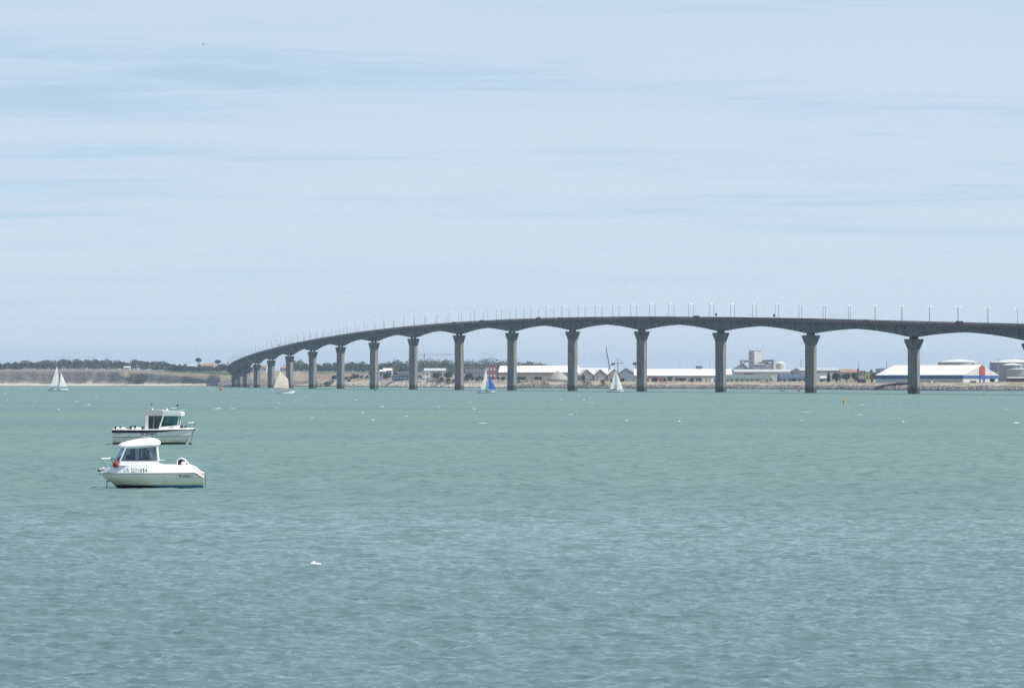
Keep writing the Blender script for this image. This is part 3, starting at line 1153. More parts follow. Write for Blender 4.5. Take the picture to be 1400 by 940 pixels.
# grain terminal
gt = block('grain_tower', 'tall white grain elevator tower rising over the port', 'tower', 1026.5, 1038.5, 3096, 479.2, 8.7, 'offwhite', rz=R(35))
for z_ in (8, 13, 18, 23, 27):
    MB().box((-4.27, 1.0, z_), (0.1, 1.4, 1.6)).build('window', 'dark', gt)
MB().box((2.0, -4.4, 29.3), (3.0, 0.1, 0.8)).build('louvre', 'grey', gt)
block('silo_block', 'short grey silo tower left of the grain elevator', 'tower', 1013, 1017.5, 3090, 492.3, 4, 'grey', wins=(1, 3), rz=R(30))
shed('shed', 'grey steep-roofed shed left of the grain elevator', 'shed', 1005.5, 1024, 3070, 503, 496.5, 14, 'bluegrey', 'grey', axis='y')
block('silo_block', 'low bluish block at the foot of the grain elevator', 'building', 1030.5, 1046, 3070, 498.5, 9, 'bluegrey', wins=(5, 1))
block('silo_block', 'slim grey pillar tower right of the grain elevator', 'tower', 1056, 1059.8, 3080, 492.0, 3.5, 'pale', rz=R(35))
block('silo_block', 'pale block between the grain elevator and the slim pillar', 'building', 1046.3, 1055.8, 3090, 496.5, 9, 'offwhite', wins=(3, 2), winmat='grey')
r = thing('silo', 'round white silo at the right of the grain terminal', 'silo', ((1067 - 700) * mpp(3100), 3105, 4.5))
MB().lathe([(5.3, 0), (5.3, 18.5), (0.6, 20.4)], 20).build('shell', 'offwhite', r)
MB().lathe([(0.6, 20.3), (0.6, 21.4)], 8).build('vent', 'steel', r)
r = thing('conveyor', 'dark overhead conveyor gallery joining the grain elevator and slim pillar', 'conveyor', (0, 3088, 0))
for y0, px0, px1, t0 in ((493.2, 1041.2, 1056, 1.0), (496.0, 1036, 1050, .8)):
    mb = MB()
    a, b = W(px0, y0, 3088), W(px1, y0 - .6, 3088)
    mb.tube([(a.x, -7, a.z), (b.x, -7, b.z)], t0 * .8, 4)
    mb.build('gallery', 'dark', r)
a = W(1052, 494, 3088)
MB().tube([(a.x, -7, a.z), (a.x - 2, -7, 6)], .35, 4).build('trestle', 'steel', r)
a, b = W(1017, 493.8, 3085), W(1024, 493.6, 3085)
MB().tube([(a.x, -6, a.z), (b.x, -6, b.z)], .8, 4).build('gallery', 'dark', r)
shed('store', 'long pale flat store in front of the grain elevator', 'store', 1004, 1083, 2760, 508.2, 505.0, 34, 'offwhite', 'pale', wins=0,
     doors=((.1, 3, 4, 'grey'),))
block('container', 'red container block against the long pale store', 'container', 1018, 1032, 2745, 510.2, 6, 'brick', wins=(0, 0), roof='red')


def barrel(label, px0, px1, d, top, dep, m, endm):
    gz = ground((px0 + px1) / 2, d + dep / 2) - 0.4
    x0, x1 = (px0 - 700) * mpp(d), (px1 - 700) * mpp(d)
    h = H - (top - YH) * mpp(d) - gz
    r = thing('barrel_shed', label, 'shed', ((x0 + x1) / 2, d + dep / 2, gz))
    L = x1 - x0
    mb = MB()
    arc = [(-dep / 2 * math.cos(a), h * (0.35 + 0.65 * math.sin(a))) for a in np.linspace(0, math.pi, 13)]
    sec = [(-dep / 2, 0)] + arc + [(dep / 2, 0)]
    nseg = max(6, int(L / 5))
    for k in range(nseg):
        xa, xb = -L / 2 + L * k / nseg, -L / 2 + L * (k + 1) / nseg - .15
        pc = MB()
        pc.loft([[(x, y, z) for y, z in sec] for x in (xa, xb)])
        pc.build('roof_panel', m, r)
    mb.loft([[(x, y * .97, z * .97) for y, z in sec] for x in (L / 2 - .1, L / 2 + .4)])
    mb.build('end_wall', endm, r)
    for k in range(int(L / 4)):
        MB().box((-L / 2 + (k + .5) * 4, -dep / 2 - .05, h * .14), (1.4, .12, h * .22)).build('opening', 'offwhite', r)


barrel('long green-grey barrel-roofed shed beside the third whole pier from right', 980, 1056, 2540, 511.6, 22, 'green', 'tan')
barrel('dark blue barrel-roofed shed left of the second whole pier from right', 1066, 1106, 2560, 511.0, 24, 'darkblue', 'bluegrey')

# the long white roofs
shed('long_warehouse', 'long low white-roofed warehouse behind the pier fourth from right', 'warehouse', 868, 1001, 2680, 513.2, 504.6, 42, 'beige', 'white',
     doors=((.18, 8, 4, 'brick'), (.25, 8, 4, 'brick'), (.36, 4, 4.5, 'dark'), (.47, 9, 3.4, 'dark'), (.63, 9, 3.4, 'darkblue'), (.72, 5, 3, 'brick')), wins=0)
shed('long_warehouse', 'biggest white-roofed warehouse just right of the sixth whole pier from right', 'warehouse', 684, 792, 3000, 508.6, 500.0, 60,
     'tan', 'white', rz=R(-3), doors=((.3, 7, 4, 'dark'), (.5, 7, 4, 'dark')))
shed('long_warehouse', 'white-roofed warehouse rising behind the three grey-gabled sheds', 'warehouse', 778, 839, 3010, 511.5, 503.2, 50, 'tan', 'white', rz=R(-2))
for px0, px1, nm in ((791.5, 809, 'left'), (810, 827.5, 'middle'), (828.5, 847, 'right')):
    shed('gabled_shed', f'{nm} one of three grey-gabled sheds under white roofs near the white sloop', 'shed', px0, px1, 2900, 512.0, 504.4, 40,
         'gravel', 'white', axis='y', rz=R(4), group='gabled sheds in a row', doors=((.5, 4, 4, 'grey'),))
mb = MB()
gz = ground(764, 2800)
prof = []
for k in range(9):
    a = k / 8
    prof.append((10.5 * (1 - a) ** .8 + 0.05, 9.3 * (a ** .75)))
nn_ = 22
mb.loft([[(rr_ * math.cos(2 * math.pi * k / nn_) * (1 + .06 * math.sin(5 * k)), rr_ * math.sin(2 * math.pi * k / nn_), z_) for k in range(nn_)]
         for rr_, z_ in prof])
o = mb.build('gravel_heap', 'gravel', None, True)
o.location = ((763 - 700) * mpp(2800), 2800, gz - .3)
tag(o, 'grey gravel heap in front of the biggest white-roofed warehouse', 'gravel heap')
shed('blue_shed', 'blue-roofed shed behind the gap right of the three gabled sheds', 'shed', 845, 868, 2950, 511, 503.2, 25, 'bluegrey', 'darkblue', axis='y')
# left part of the town
block('factory', 'purple-brown factory block behind the pier seventh from right', 'factory', 636, 664, 3250, 501.8, 20, 'purple', wins=(6, 2), winmat='bluegrey')
block('factory', 'red-striped factory block above the blue-jibbed sailboat', 'factory', 664.5, 678.5, 3200, 499.5, 18, 'brick', wins=(3, 2), winmat='offwhite', roof='tile')
shed('house', 'long white roof among dark trees right of the pier eighth from right', 'house', 580, 609, 3120, 506.5, 503.4, 12, 'beige', 'pale')
block('house', 'white house with a dark upper window right of the pier eighth from right', 'house', 577, 586.5, 2960, 507.2, 9, 'white', wins=(2, 2), winmat='brick')
block('quay_building', 'long dark blue quay building across the pier eighth from right', 'building', 536, 581, 3050, 513.6, 12, 'darkblue', wins=(9, 1), winmat='bluegrey', roof='bluegrey')
block('house', 'pale blue flat house on the quay building left of the eighth pier', 'house', 543, 560, 3085, 508.2, 10, 'bluegrey', wins=(4, 1), roof='white')
shed('house', 'white roof on the slope right of the pier ninth from right, lower', 'house', 519, 527, 3160, 507.3, 505.6, 8, 'bluegrey', 'white', wins=2)
shed('house', 'larger white roof on the slope right of the pier ninth from right, upper', 'house', 524, 536, 3190, 506.2, 503.4, 9, 'bluegrey', 'white', wins=3, rz=R(-6))
shed('villa', 'cream villa with tiled roof among pines left of the bridge landing', 'house', 277, 293, 4080, 499.6, 496.6, 12, 'offwhite', 'tile', wins=4)
shed('villa', 'low white house between the two umbrella pines', 'house', 256, 268, 4100, 500.2, 498.2, 10, 'offwhite', 'pale', wins=3)
shed('farm_shed', 'low whitish farm shed below the dark wood on the cliff', 'shed', 169, 177.5, 4250, 501.9, 500.9, 10, 'offwhite', 'white')
block('hut', 'tiny white hut on the cliff right of the farm shed', 'hut', 187, 189.5, 4220, 502.6, 4, 'white', roof='offwhite')
shed('villa', 'orange-roofed house seen under the deck beside the tan sail', 'house', 383, 392, 3900, 503.0, 500.8, 9, 'beige', 'tile', wins=2)
shed('villa', 'red-roofed house seen between the piers at the far curve', 'house', 357, 364, 3800, 501.6, 499.4, 9, 'offwhite', 'tile', wins=2)
r = thing('container', 'white tank container lying beside the second pier from right', 'container', W(1125.5, 519.2, 2380))
MB().tube([(-2.4, 0, 1.5), (2.4, 0, 1.5)], 1.25, 12).build('tank', 'white', r)
MB().box((0, 0, 0.25), (4.6, 1.8, 0.5)).build('frame', 'dark', r)

def mast(name, label, px, d, top, cross=(), rr_=0.22, m='steel'):
    gz = ground(px, d) - .3
    ht = H - (top - YH) * mpp(d) - gz
    r = thing(name, label, 'mast', ((px - 700) * mpp(d), d, gz), 0)
    MB().tube([(0, 0, 0), (0, 0, ht)], [rr_ * 1.6, rr_ * .7], 6).build('pole', m, r)
    for hw, below in cross:
        MB().tube([(-hw, 0, ht - below), (hw, 0, ht - below)], .14, 4).build('crossarm', m, r)
    return r


mast('power_pole', 'power pole with crossarms left of the banded warehouse', 1212.5, 2250, 492, ((4.5, 5.0), (6.0, 7.2), (2.0, 2.2)), .28)
mast('mast', 'thin lattice mast above the conical tree near the lime cabin', 1174, 2500, 493, ((1.2, 2.0), (1.4, 4.0)))
mast('mast', 'tall dark pole left of the second whole pier from right', 1095.3, 2650, 491.2, ((1.0, 1.0), (1.2, 3.0)), .4)
mast('mast', 'thin pole on the long pale store right of the third pier', 1002.8, 2600, 500, (), .2)
mast('mast', 'thin pole left of the third whole pier from right', 970.5, 2900, 492.2, (), .2)
mast('mast', 'thin pole standing above the long white roof', 929.5, 2900, 496, (), .18)
mast('floodlight_mast', 'floodlight mast in front of the gable of the banded warehouse', 1365, 2045, 489.5, ((1.6, 0.5),), .22)
block('rooftop_plant', 'dark rooftop block rising above the long white roof', 'building', 952, 960, 2900, 500.4, 8, 'bluegrey', wins=(2, 1), winmat='dark')

# cranes
d = 2960
r = thing('crane', 'leaning dark crane jib rising above the gabled sheds', 'crane', ((834 - 700) * mpp(d), d, ground(834, d)))
a = W(833.5, 503, d) - r.location
b = W(828.3, 473.5, d) - r.location
MB().tube([a, b], [.7, .4], 4).build('jib', 'dark', r)
MB().box((a.x, 0, a.z / 2), (3, 3, a.z)).build('tower', 'steel', r)
MB().tube([b, (b.x + .2, 0, a.z)], .06, 4).build('cable', 'dark', r)
r = thing('crane', 'blue harbour crane with a level jib behind the white sloop', 'crane', ((845 - 700) * mpp(d), d + 40, ground(845, d)))
a, b, c = (W(q, y, d + 40) - r.location for q, y in ((836.5, 497.2), (852, 495.4), (844.6, 490)))
MB().tube([a, b], .55, 4).build('jib', 'bluegrey', r)
MB().tube([(c.x, 0, 0), c], [.8, .35], 4).build('tower', 'bluegrey', r)
MB().box((a.x + 1, 0, a.z - .2), (3, 1.6, 2.2)).build('counterweight', 'darkblue', r)
MB().tube([a, c, b], .1, 4).build('cable', 'dark', r)
r = thing('crane', 'dark crane head poking out left of the fourth pier', 'crane', ((868.5 - 700) * mpp(d), d + 60, ground(868, d)))
a = W(868.5, 497, d + 60) - r.location
MB().tube([(a.x, 0, 0), a], .5, 4).build('tower', 'bluegrey', r)
MB().box((a.x, 0, a.z), (4.5, 2, 2.4)).build('cab', 'darkblue', r)
d = 4300
r = thing('tower_crane', 'faint tower crane standing over the wood behind the eighth pier', 'crane', ((580 - 700) * mpp(d), d, ground(580, d)))
a, b, c = (W(q, y, d) - r.location for q, y in ((572, 486), (622, 484), (580, 482.5)))
MB().tube([(c.x, 0, 0), c], .8, 4).build('tower', 'bluegrey', r)
MB().tube([a, b], .4, 4).build('jib', 'bluegrey', r)
MB().tube([a, c, b], .12, 4).build('cable', 'steel', r)

# parked cars along the quay
cars_px = [(583.5, 'white'), (590, 'grey'), (597, 'white'), (604, 'dark'), (610, 'white'), (617, 'white'), (636, 'grey'), (641, 'white'),
           (647, 'white'), (653, 'grey'), (683, 'white'), (689, 'white'), (712, 'white'), (718.5, 'grey'), (722, 'white')]
seen = {}
for i, (px, c) in enumerate(cars_px):
    d = float(shore(px)) + 62
    o = get(c)
    seen[c] = seen.get(c, 0) + 1
    place(o, ((px - 700) * mpp(d), d, ground(px, d) + .2), R(random.uniform(-8, 8)),
          f'{c} car parked on the far quay, {ORD[seen[c] - 1]} {c} one from the left', 'car', 'cars parked along the far quay')
for k in ('red',):
    if k not in used:
        px, d = 905, float(shore(905)) + 95
        place(get(k), ((px - 700) * mpp(d), d, ground(px, d) + .2), 0, 'red car parked before the long low white-roofed warehouse', 'car',
              'cars parked along the far quay')


# yard clutter on the right-hand shore
for px, off, w_, h_, c, lab in (
        (884, 110, 6.0, 2.6, 'offwhite', 'white container left of the brick doors of the long low warehouse'),
        (946, 105, 6.0, 2.6, 'bluegrey', 'blue-grey container before the middle of the long low warehouse'),
        (963, 100, 5.0, 3.0, 'beige', 'beige cabin on the yard left of the third whole pier'),
        (975, 96, 4.0, 3.2, 'white', 'white cabin just left of the third whole pier'),
        (1046, 90, 7.0, 2.4, 'tan', 'tan container on the shore below the grain elevator'),
        (1178, 95, 6.0, 2.2, 'maroon', 'maroon container on the yard below the tan building'),
        (1232, 60, 6.0, 2.2, 'brick', 'brick-red container before the left wall of the banded warehouse'),
        (1276, 66, 3.2, 1.8, 'white', 'white cabin before the long wall of the banded warehouse'),
        (1331, 66, 4.0, 1.6, 'pale', 'pale container before the gable of the banded warehouse')):
    d = float(shore(px)) + off
    r = thing('container', lab, 'container', ((px - 700) * mpp(d), d, ground(px, d) - .1), R(random.uniform(-20, 20)), 'containers and cabins on the yard')
    MB().box((0, 0, h_ / 2), (w_, 2.4, h_)).build('box', c, r)
    MB().box((0, 0, h_ + .06), (w_ + .15, 2.55, .12)).build('roof', 'pale', r)
    MB().box((w_ * .2, -1.23, h_ * .45), (1.1, .06, h_ * .8)).build('door', 'dark', r)

# ------------------------------------------------------------------ trees
def leaves(V, Fc, c, rx, ry, rz, n, size, r, hollow=0.35):
    th = r.uniform(0, 2 * math.pi, n)
    cz = r.uniform(-0.75, 1, n)
    rad = r.uniform(hollow, 1, n) ** 0.5
    lump = 1 + .22 * np.sin(3 * th + c[0]) * np.cos(4 * cz + c[1]) + r.normal(0, .07, n)
    sn = np.sqrt(1 - np.minimum(1, cz * cz))
    P = np.stack([c[0] + rx * rad * lump * sn * np.cos(th), c[1] + ry * rad * lump * sn * np.sin(th), c[2] + rz * rad * lump * cz], -1)
    A = r.normal(0, 1, (n, 3))
    A /= np.linalg.norm(A, axis=1)[:, None]
    B = np.cross(A, r.normal(0, 1, (n, 3)))
    B /= np.linalg.norm(B, axis=1)[:, None]
    s = size * r.uniform(.6, 1.3, (n, 1))
    o = len(V)
    Q = np.stack([P - A * s, P + B * s * .7, P + A * s, P - B * s * .7], 1).reshape(-1, 3)
    V.extend(map(tuple, Q))
    Fc.extend((o + 4 * k, o + 4 * k + 1, o + 4 * k + 2, o + 4 * k + 3) for k in range(n))


def tree(name, label, px, d, base, top, wpx, kind='round', m='leaf', group=None):
    gz = ground(px, d) if base is None else H - (base - YH) * mpp(d)
    ht = max(2.5, H - (top - YH) * mpp(d) - gz)
    wd = wpx * mpp(d)
    r = thing(name, label, 'tree', ((px - 700) * mpp(d), d, gz - .2), 0, group)
    g = np.random.default_rng(int(px * 7) + 3)
    tk = MB()
    V, Fc = [], []
    if kind == 'umbrella':
        tk.tube([(0, 0, 0), (.3, 0, ht * .4), (0, 0, ht * .8)], [.45, .3, .2], 6)
        for k in range(5):
            a = k * 1.26
            tk.tube([(0, 0, ht * .6), (wd * .28 * math.cos(a), wd * .28 * math.sin(a), ht * .84)], [.2, .1], 5)
        for k in range(6):
            a = g.uniform(0, 6.28)
            q = g.uniform(0, .3) * wd
            leaves(V, Fc, (q * math.cos(a), q * math.sin(a), ht * .86), wd * .25, wd * .25, ht * .16, 160, .5, g)
    elif kind == 'cone':
        tk.tube([(0, 0, 0), (0, 0, ht * .9)], [.3, .08], 6)
        for k in range(6):
            f = k / 6
            leaves(V, Fc, (0, 0, ht * (.18 + .78 * f)), wd * .5 * (1 - f * .85), wd * .5 * (1 - f * .85), ht * .14, 130, .42, g, .1)
    else:
        tk.tube([(0, 0, 0), (.2, .1, ht * .35), (0, 0, ht * .6)], [.4, .3, .15], 6)
        for k in range(4):
            a = k * 1.57 + .3
            tk.tube([(0, 0, ht * .3), (wd * .25 * math.cos(a), wd * .25 * math.sin(a), ht * .6)], [.18, .08], 5)
        for k in range(7):
            a = g.uniform(0, 6.28)
            q = g.uniform(.05, .3) * wd
            leaves(V, Fc, (q * math.cos(a), q * math.sin(a), ht * g.uniform(.45, .7)), wd * .27, wd * .27, ht * .27, 150, .45, g)
    tk.build('trunk', 'bark', r)
    cr = MB()
    cr.v, cr.f = V, Fc
    cr.build('crown', m, r, fix=False)


tree('umbrella_pine', 'umbrella pine standing above the villas left of the bridge landing', 271.5, 4050, None, 489.3, 13, 'umbrella')
tree('umbrella_pine', 'smaller umbrella pine beside the bridge landing', 297, 4030, None, 492, 12, 'umbrella')
tree('bush_tree', 'round dark tree on the tan slope left of the pier tenth from right', 456, 3290, 520, 512, 9, 'round', 'leaf_dark')
tree('bush_tree', 'wide dark round tree on the tan slope between the ninth and tenth piers', 486, 3270, 519.6, 512.6, 13, 'round', 'leaf_dark')
tree('bush_tree', 'small dark tree on the slope right of the pier tenth from right', 473.5, 3280, 519.5, 514, 6, 'round', 'leaf_dark')
tree('broad_tree', 'round dark tree above the quay roofs left of the eighth pier', 548, 3240, None, 499, 11)
tree('broad_tree', 'dark tree behind the quay building between the eighth and ninth piers', 528, 3120, None, 509, 14, 'round', 'leaf_dark')
tree('broad_tree', 'dark tree right of the white house near the eighth pier', 597, 2960, None, 507, 14, 'round', 'leaf_dark')
tree('broad_tree', 'dark tree left of the pier seventh from right', 612, 2940, None, 506, 13, 'round', 'leaf_dark')
tree('broad_tree', 'dark tree right of the pier seventh from right above parked cars', 640, 2900, None, 509, 13, 'round', 'leaf_dark')
tree('broad_tree', 'round tree beyond the white cabin, leftmost of three together', 1144, 2330, None, 508.4, 12)
tree('broad_tree', 'round tree between two others left of the lime cabin', 1157.5, 2330, None, 509.2, 13)
tree('broad_tree', 'round tree just left of the tan building by the lime cabin', 1169, 2330, None, 508.6, 10)
tree('conifer', 'small conical tree right of the second whole pier from right', 1133, 2350, None, 506.5, 6, 'cone', 'leaf_dark')
tree('broad_tree', 'tall narrow dark tree behind the tan building', 1173.5, 2400, None, 502.5, 6.5, 'cone', 'leaf_dark')
tree('broad_tree', 'small tree peeking over the lime green cabin', 1191, 2330, None, 503.5, 5)
tree('broad_tree', 'small dark tree before the left of the three gabled sheds', 797, 2780, None, 511, 5.5, 'round', 'leaf_dark')
tree('shrub', 'low dark shrub by the door of the banded warehouse', 1357, 2045, None, 519.6, 7, 'round', 'leaf_dark')


def wood(name, label, rows, size, m, seed):
    """a far wood that reads as one mass: rows of crowns with their stems"""
    g = np.random.default_rng(seed)
    V, Fc = [], []
    for u0, u1, d, base, prof, n in rows:
        for k in range(n):
            px = u0 + (u1 - u0) * (k + g.uniform(-.4, .4)) / n
            dd = d + g.uniform(-60, 60)
            top = np.interp(px, [q[0] for q in prof], [q[1] for q in prof]) + g.normal(0.9, 1.3)
            zt = H - (top - YH) * mpp(dd)
            zb = ground(px, dd) if base is None else H - (base - YH) * mpp(dd)
            x = (px - 700) * mpp(dd)
            hh = max(zt - zb, 3)
            rr = g.uniform(.32, .55) * hh
            leaves(V, Fc, (x, dd, zb + hh * .42), rr * 1.2, rr * 1.2, hh * .5, 150, size, g, .3)
            leaves(V, Fc, (x + g.normal(0, rr * .5), dd, zb + hh * .72), rr * .8, rr * .8, hh * .27, 110, size, g, .3)
            o = len(V)
            for q in ((-.3, 0), (.3, 0)):
                V.append((x + q[0], dd, zb))
                V.append((x + q[0] * .4, dd, zb + hh * .6))
            Fc.append((o, o + 2, o + 3, o + 1))
    mb = MB()
    mb.v, mb.f = V, Fc
    o = mb.build(name, m, fix=False, kind='stuff')
    o['label'] = label
    o['category'] = 'wood'


wood('wood', 'dark far wood along the top of the left cliff', [
    (-260, 320, 4560, None, [(-260, 493), (0, 497), (20, 495.5), (30, 493), (45, 492), (52, 494), (60, 492), (90, 490), (130, 489.5), (165, 491.5),
                             (172, 493), (180, 492), (186, 489.5), (192, 492), (200, 491.5), (215, 491.5), (235, 496), (262, 498), (290, 497), (320, 496)], 120),
    (-260, 320, 4420, None, [(-260, 497), (20, 497), (60, 495), (100, 493), (160, 494), (200, 494.5), (232, 499), (320, 501)], 95)], .9, 'leaf_far', 4)
wood('wood', 'dark far wood behind the left half of the bridge', [
    (395, 748, 4500, None, [(395, 494), (412, 493.5), (430, 497), (445, 495), (470, 496), (490, 492.5), (500, 495), (515, 497), (530, 492), (545, 491.5), (555, 494),
                            (575, 491), (580, 488), (590, 491), (610, 490.5), (625, 493), (640, 490), (655, 491), (668, 488.5), (680, 492), (700, 492), (712, 495),
                            (722, 492), (735, 492.5), (748, 497)], 90),
    (400, 745, 4200, None, [(400, 498), (440, 499), (520, 498), (600, 497), (660, 496), (745, 498.5)], 75),
    (318, 345, 3900, None, [(318, 500), (345, 500)], 8)], .9, 'leaf_far', 6)
wood('hedge', 'dark hedge line before the villas on the left headland', [
    (236, 312, 4010, None, [(236, 500.5), (250, 499.5), (275, 501.5), (312, 500.5)], 34)], .5, 'leaf_dark', 8)
wood('scrub', 'dark ivy scrub hanging in the recess of the left cliff', [
    (167, 195, 3933, 523, [(167, 514), (180, 512), (195, 514)], 12)], .5, 'leaf_dark', 9)
wood('scrub', 'low scrub dotted over the waste ground behind the rocks', [
    (700, 1400, 2560, None, [(700, 515), (780, 516.5), (900, 518), (1400, 519.5)], 40),
    (430, 560, 3260, None, [(430, 518), (560, 517.5)], 26), (590, 720, 2880, None, [(590, 514), (720, 515)], 26)], .4, 'leaf_dark', 10)


# ------------------------------------------------------------------ boats
def text(body, size, m, parent, loc, basis, name='lettering'):
    cu = bpy.data.curves.new(name, 'FONT')
    cu.body = body
    cu.size = size
    cu.extrude = 0.003
    cu.offset = size * 0.004
    cu.space_character = 1.12
    cu.align_x = 'CENTER'
    cu.resolution_u = 3
    tmp = bpy.data.objects.new('tmp', cu)
    COL.objects.link(tmp)
    bpy.context.view_layer.update()
    me = bpy.data.meshes.new_from_object(tmp.evaluated_get(bpy.context.evaluated_depsgraph_get()))
    bpy.data.objects.remove(tmp)
    me.materials.clear()
    me.materials.append(M[m])
    o = bpy.data.objects.new(name, me)
    COL.objects.link(o)
    o.parent = parent
    mtx = Matrix.Identity(4)
    for c_, v in enumerate((Vector(basis[0]) * 0.8, basis[1], basis[2])):
        for r_ in range(3):
            mtx[r_][c_] = v[r_]
    mtx.translation = loc
    o.matrix_local = mtx
    return o


def letter_marks(name, m, parent, c, length, height, n, seed, along=1):
    """small printed marks whose letters cannot be read from here; c = centre on the surface"""
    g = np.random.default_rng(seed)
    mb = MB()
    for k in range(n):
        hh = height * g.uniform(.7, 1.0)
        mb.box((c[0] + along * length * ((k + .5) / n - .5), c[1], c[2] + g.uniform(-.1, .1) * height),
               (length / n * g.uniform(.45, .8), .006, hh))
    return mb.build(name, m, parent, kind='stuff')


def interp_line(pts, n):
    """pts (t, u, y, z) -> n samples, smooth"""
    t = np.linspace(0, 1, n)
    a = np.array(pts, float)
    res = []
    for c_ in (1, 2, 3):
        # monotone-ish cubic through the points
        x, y = a[:, 0], a[:, c_]
        mgrad = np.gradient(y, x)
        k = np.clip(np.searchsorted(x, t) - 1, 0, len(x) - 2)
        h = x[k + 1] - x[k]
        s = (t - x[k]) / h
        res.append((2 * s ** 3 - 3 * s ** 2 + 1) * y[k] + (s ** 3 - 2 * s ** 2 + s) * h * mgrad[k] + (-2 * s ** 3 + 3 * s ** 2) * y[k + 1]
                   + (s ** 3 - s ** 2) * h * mgrad[k + 1])
    return np.stack(res, -1)


def strip(lines, closed_end=True):
    """lines: list of arrays (n,3) from keel outwards, mirrored in y; returns an MB with both sides and a transom"""
    mb = MB()
    for sd in (1, -1):
        rings = [[(p[0], p[1] * sd, p[2]) for p in ln] for ln in lines]
        mb.loft(rings, False, False)
    if closed_end:
        tr_ = [(ln[0][0], ln[0][1], ln[0][2]) for ln in lines]
        poly = tr_ + [(x, -y, z) for x, y, z in reversed(tr_)]
        q = []
        for p in poly:
            if not q or (Vector(p) - Vector(q[-1])).length > 1e-4:
                q.append(p)
        if (Vector(q[0]) - Vector(q[-1])).length < 1e-4:
            q.pop()
        mb.add(q, [tuple(range(len(q)))])
    return mb


def quadpane(mb, pts, th):
    pts = [Vector(p) for p in pts]
    nrm = (pts[1] - pts[0]).cross(pts[2] - pts[0]).normalized() * th
    mb.loft([[p - nrm for p in pts], [p + nrm for p in pts]])
    return mb


